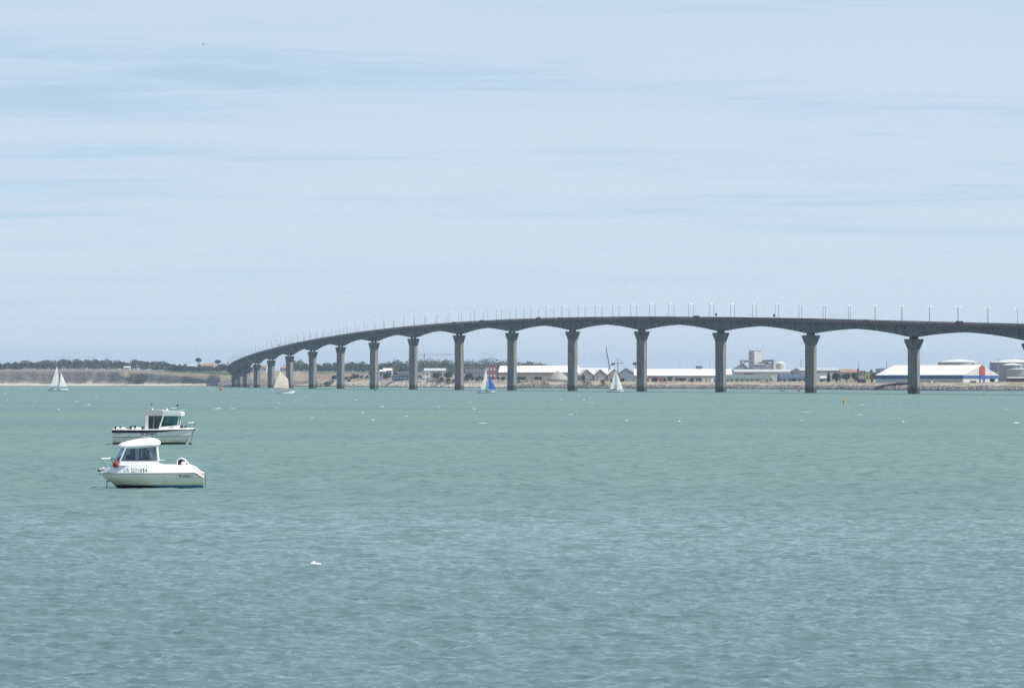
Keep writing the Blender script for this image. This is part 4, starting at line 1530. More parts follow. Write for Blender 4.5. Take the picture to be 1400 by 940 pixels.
def near_boat():
    d = 185.3
    r = thing('motor_boat', 'small white cabin motor boat moored in front, bow to the left', 'boat', ((279 - 700) * mpp(d), d, 0.0),
              math.pi + R(5))
    n = 33
    S = interp_line([(0, 0, 1.06, .90), (.3, 1.8, 1.2, .885), (.6, 3.6, 1.17, .875), (.8, 4.85, .86, .87), (.92, 5.6, .45, .865), (1, 6.02, .06, .86)], n)
    K2 = interp_line([(0, 0.02, 1.02, .60), (.3, 1.8, 1.15, .60), (.6, 3.55, 1.08, .585), (.8, 4.7, .74, .58), (.92, 5.36, .34, .58), (1, 5.70, .02, .58)], n)
    K2b = K2 + np.array([0, -.035, -.02])
    K2b[-1, 1] = .0
    C = interp_line([(0, 0.05, .84, .06), (.3, 1.8, .94, .08), (.6, 3.4, .86, .14), (.8, 4.45, .5, .22), (.92, 5.02, .2, .27), (1, 5.30, .0, .30)], n)
    B = interp_line([(0, 0.05, .45, -.18), (.3, 1.8, .5, -.18), (.6, 3.3, .4, -.14), (.8, 4.2, .2, -.06), (.92, 4.75, .08, .0), (1, 5.08, .0, .08)], n)
    K = interp_line([(0, 0.05, .0, -.38), (.3, 1.8, .0, -.38), (.6, 3.2, .0, -.36), (.8, 4.1, .0, -.25), (.92, 4.6, .0, -.1), (1, 4.95, .0, .0)], n)
    strip([K, B, C, K2b, K2, S]).build('hull', 'hull_near', r)
    # rubbing strake following the seam; it dips at the quarter
    seam = [(0.02, 1.075, .64), (.12, 1.09, .66), (.42, 1.13, .87), (.6, 1.15, .90)] + [(p[0], p[1] + .01, p[2]) for p in S[5:]]
    for sd in (1, -1):
        MB().tube([(x, y * sd, z) for x, y, z in seam], .028, 6).build('rubbing_strake', 'black' if False else 'steel', r)
    # deck moulding: outer face, coaming, cockpit well
    ztop = np.interp(S[:, 0], [0, .12, .35, .62, .9, 2.3, 2.7, 4.6, 5.2, 5.6, 6.1], [.66, .86, 1.12, 1.28, 1.33, 1.33, 1.36, 1.36, 1.28, 1.18, 1.05])
    O1 = S + np.array([0, .012, -.04])
    O1[:2, 2] = [.62, .74]
    T1 = S.copy()
    T1[:, 1] = np.maximum(S[:, 1] - .17, .03)
    T1[:, 2] = ztop
    T2 = T1.copy()
    T2[:, 1] = np.maximum(T1[:, 1] - .14, .0)
    T2[:, 2] += .015
    fl = np.where((S[:, 0] < 2.3) & (S[:, 0] > .3), .45, ztop + .03)
    T3 = T2.copy()
    T3[:, 1] = np.maximum(T2[:, 1] - .03, 0)
    T3[:, 2] = fl
    T4 = T3.copy()
    T4[:, 1] = 0
    T4[:, 2] = fl + .04
    strip([O1, T1, T2, T3, T4], False).build('deck', 'gelcoat_white', r)
    # quarter panel closing the hull moulding at the stern
    # cabin: lower trunk, pillars, panes, roof
    u = lambda px: (279 - px) / 23.58
    zt = lambda py: (667.2 - py) / 23.58
    ub, uf = u(216.5), u(157.5)              # back and front of the cabin at window-sill height
    yb = .90
    trunk = MB()
    low = [(ub - .03, yb, 1.30), (u(165), yb - .03, 1.32), (uf + .02, .55, 1.30), (uf + .28, .22, 1.28)]
    sill = [(ub, yb - .04, zt(629.5)), (u(167), yb - .1, zt(629.5)), (uf - .02, .5, zt(629.8)), (uf + .05, .2, zt(629.8))]
    rg = []
    for ln in (low, sill):
        rg.append([(x, y, z) for x, y, z in ln] + [(x, -y, z) for x, y, z in reversed(ln)])
    trunk.loft(rg)
    # rear bulkhead stays open above the sill
    trunk.build('cabin_trunk', 'gelcoat_white', r)
    MB().loft([[(x, y * sd_, z) for x, y, z in ((ub, yb - .03, zt(629.3)), (u(167), yb - .09, zt(629.3)))] +
               [(x, y * sd_, z) for x, y, z in ((u(167), yb - .12, zt(628.2)), (ub, yb - .06, zt(628.2)))] for sd_ in (1,)] +
              [[(x, y * 1.01, z) for x, y, z in ((ub, yb - .03, zt(629.3)), (u(167), yb - .09, zt(629.3)))] +
               [(x, y * 1.01, z) for x, y, z in ((u(167), yb - .12, zt(628.2)), (ub, yb - .06, zt(628.2)))]]).build('window_sill', 'black', r)
    ytop = .74
    zr = 2.34
    for sd in (1, -1):
        side = [(ub + .02, (yb - .05) * sd, zt(629)), (u(166.5), (yb - .11) * sd, zt(629)), (u(172), (ytop - .04) * sd, zt(613)),
                (u(215.5), ytop * sd, zt(611))]
        quadpane(MB(), side, .006).build('side_window', 'glass', r)
        q = [(u(166.5), (yb - .1) * sd, zt(629)), (uf + .0, .45 * sd, zt(629.5)), (u(167.8), .36 * sd, zt(612.6)), (u(172), (ytop - .03) * sd, zt(613))]
        quadpane(MB(), q, .006).build('windscreen', 'glass', r)
        MB().tube([(u(165.5), (yb - .09) * sd, zt(630)), (u(172.8), (ytop - .02) * sd, zt(612.5))], .045, 6).build('pillar', 'gelcoat_white', r)
        MB().tube([(ub - .02, (yb - .04) * sd, zt(630)), (u(215), (ytop + .01) * sd, zt(611))], .042, 6).build('pillar', 'gelcoat_white', r)
        MB().tube([(u(191), (yb - .08) * sd, zt(629)), (u(193), (ytop + 0) * sd, zt(612))], .022, 5).build('window_bar', 'black', r)
    q = [(uf, .45, zt(629.5)), (uf, -.45, zt(629.5)), (u(167.8), -.36, zt(612.6)), (u(167.8), .36, zt(612.6))]
    quadpane(MB(), q, .006).build('windscreen', 'glass', r)
    # roof shell: long lens shape, crown aft of the middle
    rs = []
    ul = [(u(161), .05, 611.8, 610.0), (u(163), .42, 612.4, 607.6), (u(168), .66, 613.0, 605.2), (u(176), .80, 613.0, 603.0), (u(186), .86, 612.6, 600.8),
          (u(196), .88, 611.8, 598.9), (u(206), .88, 610.6, 598.6), (u(213), .84, 609.4, 599.6), (u(217.5), .72, 608.0, 601.6), (u(219.8), .40, 607.4, 604.0)]
    for uu, hw, yl, yu in ul:
        zl, zu = zt(yl), zt(yu)
        ring = []
        for k in range(16):
            a = 2 * math.pi * k / 16
            cy, sz = math.cos(a), math.sin(a)
            ring.append((uu, hw * math.copysign(abs(cy) ** .7, cy), zl + (zu - zl) * (max(sz, -.12) ** 1.0 if sz > 0 else -.10 * abs(sz))))
        rs.append(ring)
    MB().loft(rs).build('roof', 'gelcoat_white', r, True)
    MB().loft([[(x, y, z) for x, y in ((u(196), -.3), (u(206), -.3), (u(206), .3), (u(196), .3))] for z in (zt(599), zt(598.1))]).build('roof_hatch', 'offwhite', r)
    # inside: helm seat, console, pillars seen through the panes
    MB().box((u(179), .0, 1.75), (.5, 1.1, .35)).build('dashboard', 'upholstery', r)
    w_ = MB()
    w_.tube([(u(184) + .16 * math.cos(a) * .3, -.3 + .19 * math.cos(a), 1.93 + .19 * math.sin(a)) for a in np.linspace(0, 6.28, 15)], .018, 5)
    w_.build('steering_wheel', 'black', r)
    for y, px in ((-.35, 198), (.3, 199)):
        MB().box((u(px), y, 1.50), (.45, .42, .5)).build('helm_seat', 'upholstery', r)
        MB().box((u(px + 4.5), y, 1.95), (.1, .4, .5)).build('seat_back', 'upholstery', r)
    for px, wd in ((181.5, .28), (197.5, .24), (211.5, .22)):
        MB().box((u(px), -.76, 1.98), (wd, .04, .72)).build('curtain', 'interior', r)
    # pulpit
    for sd in (1, -1):
        MB().tube([(5.95, .13 * sd, 1.68), (5.3, .52 * sd, 1.72), (4.95, .72 * sd, 1.60), (4.72, .82 * sd, 1.36)], .017, 6).build('pulpit_rail', 'stainless', r)
        MB().tube([(5.95, .13 * sd, 1.68), (5.62, .22 * sd, 1.2)], .016, 6).build('stanchion', 'stainless', r)
        MB().tube([(5.4, .47 * sd, 1.715), (5.1, .58 * sd, 1.3)], .016, 6).build('stanchion', 'stainless', r)
    MB().tube([(5.95, -.13, 1.68), (6.02, 0, 1.69), (5.95, .13, 1.68)], .017, 6).build('pulpit_rail', 'stainless', r)
    MB().loft([[(5.6, -.06, 1.16), (5.6, .06, 1.16), (5.6, .06, 1.1), (5.6, -.06, 1.1)],
               [(6.12, -.07, 1.05), (6.12, .07, 1.05), (6.12, .07, .93), (6.12, -.07, .93)]]).build('bow_roller', 'black', r)
    MB().tube([(6.1, 0, .98), (5.9, 0, .98), (5.78, .12, 1.02), (6.02, .2, 1.05)], .035, 6).build('anchor', 'black', r)
    # bow eye and short strop into the water
    MB().tube([(5.42, 0, .42), (5.58, 0, .40), (5.6, 0, .3)], .035, 6).build('bow_eye', 'black', r)
    MB().tube([(5.58, 0, .36), (5.60, .02, .1), (5.62, .05, -.3)], .024, 6).build('mooring_strop', 'black', r)
    # stern: black cushion under a white hoop, engine leg, ladder
    MB().loft([[(x, y, z) for x, z in ((u(243.5), 1.30), (u(244), 1.58), (u(247.5), 1.68), (u(252), 1.62), (u(256), 1.42), (u(256.5), 1.30))]
               for y in (-.6, .6)]).build('aft_cushion', 'upholstery', r)
    for y in (-.66, .66):
        MB().tube([(u(242.4), y, 1.28), (u(242.8), y, 1.58), (u(247.5), y, 1.72), (u(253), y, 1.64), (u(258.5), y, 1.34)], .03, 6).build('hoop', 'gelcoat_white', r)
    MB().lathe([(.02, 1.30), (.13, 1.34), (.16, 1.44), (.10, 1.52), (.02, 1.54)], 10, (u(251.3), .72, 0)).build('deck_float', 'gelcoat_white', r)
    MB().box((u(258), .5, 1.36), (.22, .3, .1)).build('locker_lid', 'gelcoat_white', r)
    MB().loft([[(-.0, -.12, .8), (-.0, .12, .8), (-.12, .12, .8), (-.12, -.12, .8)], [(-.02, -.1, .5), (-.02, .1, .5), (-.14, .1, .5), (-.14, -.1, .5)],
               [(-.06, -.05, -.2), (-.06, .05, -.2), (-.12, .05, -.2), (-.12, -.05, -.2)]]).build('engine_leg', 'steel', r)
    for y in (.62, .92):
        MB().tube([(.0, y, .98), (-.10, y, .9), (-.10, y, .22)], .016, 6).build('ladder_rail', 'stainless', r)
    for z in (.3, .5, .7):
        MB().tube([(-.1, .62, z), (-.1, .92, z)], .014, 5).build('ladder_rung', 'stainless', r)
    MB().tube([(ub - .08, .5, 1.62), (ub - .42, .5, 1.63)], .014, 5).build('grab_rail', 'gelcoat_white', r)
    MB().tube([(u(188), .96, 1.56), (u(189.5), .985, 1.4), (u(190.5), 1.0, 1.33)], .008, 4).build('hatch_seam', 'steel', r)
    bas = ((-1, 0, 0), (0, -.36, .93), (0, .93, .36))
    text('LR D71334', .33, 'text', r, Vector((u(186.7), 1.19, zt(645.0))), bas)
    letter_marks('lettering', 'text', r, (u(256.5), 1.218, zt(649.9)), .48, .07, 9, 3)
    MB().loft([[(u(247.4) + a, 1.222 + t_, z) for a, z in ((-.09, zt(650.7)), (.09, zt(650.7)), (.04, zt(649)), (-.02, zt(648.6)))] for t_ in (0, .005)]
              ).build('emblem', 'text', r)
    MB().box((u(257), 1.215, zt(651.7)), (.55, .006, .018)).build('emblem', 'text', r)
    # fender ball hung at the bow
    p = W(158.4, 634.6, d - 1.02)
    f = thing('fender', 'round red fender ball hanging at the bow of the front boat', 'fender', p - Vector((0, 0, .2)))
    MB().lathe([(.02, .0), (.11, .03), (.175, .11), (.195, .2), (.175, .29), (.11, .36), (.05, .39), (.03, .43)], 16).build('ball', 'orange_red', f, True)
    MB().tube([(0, 0, .42), (.03, .05, .5), (.1, .22, .52)], .012, 5).build('lanyard', 'offwhite', f)


near_boat()


def far_boat():
    d = 311.4
    s_ = 14.03
    r = thing('motor_boat', 'white pilothouse fishing boat with navy sheer band moored behind, bow right', 'boat', ((156.2 - 700) * mpp(d), d, 0), R(-4))
    n = 33
    S = interp_line([(0, 0, 1.2, 1.42), (.3, 2.4, 1.32, 1.40), (.6, 4.8, 1.28, 1.42), (.8, 6.4, .92, 1.47), (.92, 7.35, .45, 1.50), (1, 7.92, .05, 1.53)], n)
    K2 = interp_line([(0, .03, 1.14, .73), (.3, 2.4, 1.25, .74), (.6, 4.75, 1.16, .78), (.8, 6.2, .78, .83), (.92, 7.05, .36, .86), (1, 7.58, .02, .88)], n)
    K2b = K2 + np.array([0, -.04, -.03])
    K2b[-1, 1] = 0
    C = interp_line([(0, .05, 1.0, .06), (.3, 2.4, 1.1, .08), (.6, 4.6, .95, .14), (.8, 5.9, .55, .24), (.92, 6.7, .22, .3), (1, 7.2, .0, .32)], n)
    K = interp_line([(0, .05, .0, -.5), (.3, 2.4, .0, -.5), (.6, 4.5, .0, -.45), (.8, 5.7, .0, -.35), (.92, 6.4, .0, -.2), (1, 6.98, .0, .0)], n)
    strip([K, C, K2b, K2, S]).build('hull', 'hull_far', r)
    hb = [(p[0], p[1], p[2]) for p in S]
    band = MB()
    wdt = np.interp(S[:, 0], [0, 3, 5, 6.5, 8], [.27, .26, .19, .08, .04])
    for sd in (1, -1):
        band.loft([[(p[0] - .004, (p[1] + .018) * sd, p[2] + .01) for p in S],
                   [(p[0] * .999, (p[1] + .018 - .02 * w2) * sd, p[2] - w2) for p, w2 in zip(S, wdt)]], False, False)
    band.build('sheer_band', 'navy', r)
    for sd in (1, -1):
        MB().tube([(p[0], (p[1] + .02) * sd, p[2] + .03) for p in S], .035, 5).build('rubbing_strake', 'gelcoat_white', r)
        MB().tube([(p[0], (p[1] + .004) * sd, p[2] - .015) for p in K2], .022, 5).build('spray_rail', 'text', r)
    T1 = S.copy()
    T1[:, 2] += .05
    T2 = T1.copy()
    T2[:, 1] = np.maximum(T1[:, 1] - .18, 0)
    fl = np.where((S[:, 0] < 3.0) & (S[:, 0] > .25), .6, S[:, 2] + .08)
    T3 = T2.copy()
    T3[:, 1] = np.maximum(T2[:, 1] - .03, 0)
    T3[:, 2] = fl
    T4 = T3.copy()
    T4[:, 1] = 0
    T4[:, 2] = fl + .03
    strip([S, T1, T2, T3, T4], False).build('deck', 'gelcoat_white', r)
    u = lambda px: (px - 155) / s_
    zt = lambda py: (607.3 - py) / s_
    # wheelhouse
    for sd in (1, -1):
        y = .88 * sd
        # after wall with a big dark sliding door
        quadpane(MB(), [(u(200), y, 1.45), (u(204), y, 1.45), (u(204.5), y, zt(568)), (u(200.5), y, zt(568))], .03).build('side_wall', 'gelcoat_white', r)
        quadpane(MB(), [(u(204), y * .985, 1.48), (u(218.5), y * .985, 1.48), (u(223.5), y * .985, zt(568)), (u(204.5), y * .985, zt(568))], .008
                 ).build('door_glass', 'glass_dark', r)
        MB().tube([(u(219), y, 1.46), (u(225.2), y, zt(567))], .075, 6).build('pillar', 'gelcoat_white', r)
        MB().tube([(u(211.3), y, 1.46), (u(212.2), y, zt(568))], .02, 5).build('door_frame', 'steel', r)
        quadpane(MB(), [(u(220.5), y * .985, 1.55), (u(242.8), .62 * sd, zt(580.5)), (u(245.8), .66 * sd, zt(568)), (u(226), y * .985, zt(568))], .008
                 ).build('side_window', 'glass_teal', r)
        MB().tube([(u(243.2), .62 * sd, zt(583)), (u(246.6), .67 * sd, zt(567.5))], .05, 6).build('pillar', 'gelcoat_white', r)
        MB().tube([(u(234.5), .76 * sd, zt(581)), (u(236.3), .79 * sd, zt(568))], .028, 5).build('window_bar', 'black', r)
        quadpane(MB(), [(u(220), y, 1.47), (u(247.5), .6 * sd, 1.52), (u(243), .62 * sd, zt(580.8)), (u(222.5), y, zt(583.2))], .03).build('side_wall', 'gelcoat_white', r)
    quadpane(MB(), [(u(243), -.62, zt(580.8)), (u(243), .62, zt(580.8)), (u(245.8), .66, zt(568)), (u(245.8), -.66, zt(568))], .008).build('windscreen', 'glass_teal', r)
    quadpane(MB(), [(u(204), -.86, 1.0), (u(204), .86, 1.0), (u(204), .86, zt(569)), (u(204), -.86, zt(569))], .01).build('rear_glass', 'glass_dark', r)
    MB().box((u(232), 0, 1.85), (1.6, 1.0, .3)).build('dashboard', 'upholstery', r)
    MB().box((u(229), -.25, 2.0), (.5, .5, .35)).build('chart_box', 'gelcoat_white', r)
    MB().box((u(215), .3, 1.4), (.5, .5, 1.0)).build('helm_seat', 'upholstery', r)
    # foredeck trunk
    MB().loft([[(x, y, z) for x, y, z in ((u(238), -.7, 1.48), (u(249), -.45, 1.5), (u(249), .45, 1.5), (u(238), .7, 1.48))],
               [(x, y, z) for x, y, z in ((u(238), -.6, 1.95), (u(245.5), -.4, 1.8), (u(245.5), .4, 1.8), (u(238), .6, 1.95))]]).build('fore_trunk', 'gelcoat_white', r)
    # roof: thick forward visor, thinner stepped after part
    MB().loft([[(x, y, z) for x, z in ((u(224), zt(568.2)), (u(249.6), zt(568.2)), (u(250), zt(563.8)), (u(247), zt(562.4)), (u(224), zt(561.6)))]
               for y in (-.92, .92)]).build('roof', 'gelcoat_white', r)
    MB().loft([[(x, y, z) for x, z in ((u(200), zt(568)), (u(224), zt(568)), (u(224), zt(560.2)), (u(206), zt(560.0)), (u(197), zt(562.4)), (u(199), zt(564)))]
               for y in (-.90, .90)]).build('roof', 'offwhite', r)
    for px in (205.8, 226):
        MB().loft([[(x, y, z) for x, z in ((u(px - 3.2), zt(561)), (u(px + 3), zt(561)), (u(px + 2), zt(558.3)), (u(px - 1.8), zt(558.3)))]
                   for y in (-.25, .25)]).build('roof_pod', 'gelcoat_white', r)
        MB().box((u(px), -.27, zt(559.5)), (.2, .05, .1)).build('pod_lamp', 'black', r)
    # bow rail
    for sd in (1, -1):
        pts = [(u(247), .62 * sd, 1.62), (u(250), .62 * sd, 2.02), (u(258), .42 * sd, 2.1), (u(265.5), .12 * sd, 2.14), (u(270), .04 * sd, 2.1)]
        MB().tube(pts, .022, 6).build('bow_rail', 'stainless', r)
        for px, yy, top in ((254, .55, 2.05), (260, .36, 2.11), (266, .12, 2.14)):
            MB().tube([(u(px) - .1, yy * sd, 1.52), (u(px), yy * .95 * sd, top)], .018, 5).build('stanchion', 'stainless', r)
    MB().loft([[(u(262), -.06, 1.6), (u(262), .06, 1.6), (u(262), .06, 1.5), (u(262), -.06, 1.5)],
               [(u(269.6), -.07, 1.53), (u(269.6), .07, 1.53), (u(269.6), .07, 1.42), (u(269.6), -.07, 1.42)]]).build('bow_roller', 'gelcoat_white', r)
    MB().tube([(u(265), .1, 1.5), (u(267), -.12, 1.48), (u(265.5), -.15, 1.36)], .06, 6).build('anchor', 'black', r)
    MB().tube([(u(264.6), -.1, 1.4), (u(262.6), -.25, .6), (u(260.8), -.4, -.2)], .022, 6).build('mooring_line', 'black', r)
    MB().lathe([(.05, -.02), (.13, .06), (.13, .2), (.05, .28)], 10, (u(260.8), -.4, -.08)).build('line_float', 'black', r)
    MB().box((u(248.5), -.3, 1.68), (.25, .3, .32)).build('windlass', 'upholstery', r)
    MB().tube([(u(253), -.2, 1.55), (u(255.5), -.25, 1.85)], .06, 6).build('bollard', 'upholstery', r)
    # after deck: rails, fenders, winch
    for px, z, m_, rad in ((163, 1.55, 'gelcoat_white', .16), (169, 1.55, 'gelcoat_white', .15), (186, 1.55, 'gelcoat_white', .16), (192, 1.53, 'gelcoat_white', .15)):
        MB().tube([(u(px) - .3, -1.05, z), (u(px) + .3, -1.05, z)], [rad * .8, rad], 8).build('deck_fender', m_, r)
    for px in (160, 166.5, 181, 187, 197):
        MB().box((u(px), -1.1, 1.62), (.16, .16, .28)).build('rod_holder', 'black', r)
    MB().tube([(u(178), -1.1, 1.5), (u(181), -1.1, 1.78), (u(188), -1.1, 1.8)], .03, 6).build('pot_hauler', 'black', r)
    text('LR D14475', .40, 'text', r, Vector((u(206), -1.345, zt(594.6))), ((1, 0, 0), (0, -.02, 1), (0, -1, -.02)))
    letter_marks('lettering', 'steel', r, (u(163), -1.25, zt(592.0)), .75, .07, 9, 4)


far_boat()
for px, py, rad, lab in ((207.3, 553.2, .20, 'tiny dark mooring float behind the far motor boat, smaller left one'),
                         (243, 555.0, .30, 'dark round mooring float behind the far motor boat, right one')):
    d = F * H / (py - YH)
    r = thing('mooring_float', lab, 'float', ((px - 700) * mpp(d), d, -.1), 0, 'mooring floats')
    MB().lathe([(.03, 0), (rad * .8, rad * .3), (rad, rad), (rad * .8, rad * 1.7), (.06, rad * 2), (.05, rad * 2.3)], 12).build('ball', 'upholstery', r, True)
    MB().tube([(0, 0, rad * 2.2), (.08, 0, rad * 2.5), (0, .05, rad * 2.25)], .03, 5).build('ring', 'steel', r)


# ------------------------------------------------------------------ people
def person(label, loc, rz, m_top, standing=False):
    r = thing('person', label, 'person', loc, rz, 'people aboard the sailboats')
    # joints in metres, seat at z = 0, facing +x
    J = {'pel': (0, 0, .10, .15), 'chest': (-.02, 0, .42, .16), 'neck': (0, 0, .60, .065), 'head': (.02, 0, .76, .105), 'crown': (.01, 0, .86, .08),
         'sl': (-.02, .19, .54, .075), 'el': (.08, .27, .30, .055), 'hl': (.28, .22, .22, .04),
         'sr': (-.02, -.19, .54, .075), 'er': (.08, -.27, .30, .055), 'hr': (.28, -.22, .22, .04),
         'kl': (.42, .12, .12, .075), 'al': (.46, .12, -.30, .05), 'fl': (.60, .13, -.36, .04),
         'kr': (.42, -.12, .12, .075), 'ar': (.46, -.12, -.30, .05), 'fr': (.60, -.13, -.36, .04)}
    E_ = [('pel', 'chest'), ('chest', 'neck'), ('neck', 'head'), ('head', 'crown'), ('chest', 'sl'), ('sl', 'el'), ('el', 'hl'), ('chest', 'sr'), ('sr', 'er'),
          ('er', 'hr'), ('pel', 'kl'), ('kl', 'al'), ('al', 'fl'), ('pel', 'kr'), ('kr', 'ar'), ('ar', 'fr')]
    names = list(J)
    me = bpy.data.meshes.new('body')
    me.from_pydata([J[k][:3] for k in names], [(names.index(a), names.index(b)) for a, b in E_], [])
    o = bpy.data.objects.new('body', me)
    COL.objects.link(o)
    md = o.modifiers.new('skin', 'SKIN')
    for k, v in zip(names, me.skin_vertices[0].data):
        v.radius = (J[k][3], J[k][3])
        v.use_root = k == 'pel'
    o.modifiers.new('sub', 'SUBSURF').levels = 1
    me.materials.append(M[m_top])
    o.parent = r
    MB().lathe([(.03, .655), (.085, .68), (.108, .76), (.10, .83), (.05, .885)], 10, (.03, 0, 0)).build('face', 'skin', r, True)
    MB().lathe([(.118, .80), (.115, .85), (.06, .905), (.02, .915)], 10, (.01, 0, 0)).build('cap', 'upholstery', r, True)


# ------------------------------------------------------------------ sailing boats
def sail(name, m, P0, P1, P2, P3, belly, parent, n=10):
    """P0 tack, P1 clew, P2 peak, P3 throat / head; a cambered cloth patch"""
    P0, P1, P2, P3 = (Vector(p) for p in (P0, P1, P2, P3))
    mb = MB()
    rows = []
    for j in range(n + 1):
        t = j / n
        row = []
        for i in range(n + 1):
            s = i / n
            p = (P0 * (1 - s) + P1 * s) * (1 - t) + (P3 * (1 - s) + P2 * s) * t
            p = p + Vector((0, 0, 0))
            p.y -= belly * math.sin(math.pi * min(1, s * .9 + .05)) * (math.sin(math.pi * (t * .9 + .05)) + .35) * (1 - .5 * t)
            row.append(tuple(p))
        rows.append(row)
    mb.loft(rows, False, False)
    return mb.build(name, m, parent, True)


def sail_hull(r, L, beam, free, m='gelcoat_white', sheer=.12, dark=None):
    n = 25
    S = interp_line([(0, 0, beam * .34, free), (.35, L * .33, beam * .5, free * .95), (.65, L * .66, beam * .42, free), (.85, L * .87, beam * .2, free + sheer * .6),
                     (1, L, .02, free + sheer)], n)
    C = interp_line([(0, .1, beam * .33, .12), (.35, L * .33, beam * .49, .02), (.65, L * .65, beam * .40, .02), (.85, L * .86, beam * .18, .08), (1, L * .965, .0, .15)], n)
    K = interp_line([(0, .3, 0, .05), (.35, L * .33, 0, -.45), (.65, L * .64, 0, -.42), (.85, L * .82, 0, -.2), (1, L * .94, 0, .0)], n)
    hl = strip([K, C, S])
    hl.build('hull', m, r)
    if dark:
        st = MB()
        C2 = C.copy()
        C2[:, 1] = C[:, 1] + .03 + (S[:, 1] - C[:, 1]) * .10
        C2[:, 2] = C[:, 2] + (S[:, 2] - C[:, 2]) * .26
        for sd in (1, -1):
            st.loft([[(p[0], (p[1] + .03) * sd, p[2] - .1) for p in C], [(p[0], (p[1]) * sd, p[2]) for p in C2]], False, False)
        st.build('boot_top', dark, r)
    D1 = S.copy()
    D1[:, 1] = np.maximum(S[:, 1] - .12, 0)
    D1[:, 2] += .03
    D2 = D1.copy()
    D2[:, 1] = 0
    D2[:, 2] += .06
    strip([S, D1, D2], False).build('deck', 'gelcoat_white', r)
    for sd in (1, -1):
        MB().tube([(p[0], p[1] * sd, p[2] + .02) for p in S], .03, 5).build('toe_rail', 'steel', r)


def sloop(name, label, pxw, py_w, hull, mast_foot, mast_top, main, jib, mainmat='cloth', jibmat='cloth', dark='text', cover=None, heel=0.0, free=.9):
    """hull = (stern px, bow px); main / jib = photo points (tack, clew, head)"""
    d = F * H / (py_w - YH)
    m_ = mpp(d)
    L = (hull[1] - hull[0]) * m_
    r = thing(name, label, 'sailboat', ((hull[0] - 700) * m_, d, 0), 0, 'sailing boats near the bridge')

    def q(p, y=0.0):
        return ((p[0] - hull[0]) * m_, y, (py_w - p[1]) * m_)

    sail_hull(r, L, L * .31, free, dark=dark)
    mx_ = (mast_foot[0] - hull[0]) * m_
    MB().loft([[(mx_ - L * .25, y, free + .05), (mx_ + L * .16, y * .55, free + .08), (mx_ + L * .08, y * .5, free + .42), (mx_ - L * .2, y * .85, free + .5)]
               for y in (-L * .09, L * .09)]).build('coachroof', 'gelcoat_white', r)
    for sd in (-1, 1):
        MB().box((mx_ - L * .06, sd * L * .083, free + .28), (L * .15, .03, .14)).build('cabin_window', 'window', r)
    MB().tube([q(mast_foot), q(mast_top)], [.085, .05], 6).build('mast', 'alu', r)
    bm0, bm1 = Vector(q(main[0])), Vector(q(main[1]))
    bo = MB().tube([bm0 + Vector((0, 0, -.12)), bm1 + Vector((-.2, -.75 * (bm0.x - bm1.x), -.12))], .07, 6).build('boom', 'alu', r)
    if cover:
        MB().tube([bm0 + Vector((-.1, -.05, -.3)), bm1 + Vector((.9, -.6 * (bm0.x - bm1.x), -.3))], .2, 6).build('sail_cover', cover, r)
    out_ = (main[0][0] - main[1][0]) * m_
    sail('mainsail', mainmat, q(main[0]), (q(main[1])[0], -.75 * out_, q(main[1])[2]), (q(main[2])[0] - .15, -.15, q(main[2])[2]), q(main[2]), .35, r)
    sail('jib', jibmat, (q(jib[0])[0], 0, q(jib[0])[2]), (q(jib[1])[0], -.7 * (jib[0][0] - jib[1][0]) * m_, q(jib[1])[2]), (q(jib[2])[0] - .1, .05, q(jib[2])[2]), q(jib[2]), .6, r)
    MB().tube([q(mast_top), (L * .97, 0, free + .1)], .012, 4).build('forestay', 'steel', r)
    MB().tube([q(mast_top), (.05, 0, free)], .012, 4).build('backstay', 'steel', r)
    for sd in (-1, 1):
        MB().tube([q((mast_foot[0] * .4 + mast_top[0] * .6, mast_foot[1] * .4 + mast_top[1] * .6)), (mx_, sd * L * .14, free)], .012, 4).build('shroud', 'steel', r)
        MB().tube([(L * .9, sd * .3, free), (L * .92, sd * .28, free + .6), (L * .99, 0, free + .65)], .02, 4).build('pulpit', 'stainless', r)
        MB().tube([(.1, sd * L * .1, free), (.05, sd * L * .1, free + .6)], .02, 4).build('pushpit', 'stainless', r)
    MB().loft([[(.1, y, .5) for y in (-.03, .03)] + [(-.15, y, .5) for y in (.03, -.03)],
               [(.15, y, -.8) for y in (-.03, .03)] + [(-.1, y, -.8) for y in (.03, -.03)]]).build('rudder', 'gelcoat_white', r)
    return r, d, m_, q


r, d, m_, q = sloop('sailing_yacht', 'white sailing yacht with tall slim mainsail before the left cliff', 79, 534.0, (66, 93.6), (81.6, 530.5), (76.7, 492.5),
                    ((81.6, 526.6), (70.4, 527.7), (78.2, 500.5)), ((91.4, 527.9), (82.4, 527.8), (83.3, 508.6)), free=1.35)
for (x, y), s in (((77.6, 509.6), .75), ((77.0, 514.4), .6), ((76.4, 514.6), .4)):
    p = q((x, y), -1.55)
    MB().lathe([(s * .5, -.02), (s * .5, .02)], 5).build('sail_mark', 'steel', r).matrix_local = Matrix.Translation(p) @ Matrix.Rotation(R(90), 4, 'X')
p = q((76.9, 517.4), -1.9)
letter_marks('sail_number', 'steel', r, p, 1.7, .5, 4, 5)
MB().box((3.2, 0, 1.7), (2.8, 1.0, .5)).build('cockpit_locker', 'steel', r)
person('person in dark clothes seated aft in the yacht before the left cliff', r.location + Vector((2.0, -.5, 1.55)), 0, 'jacket')

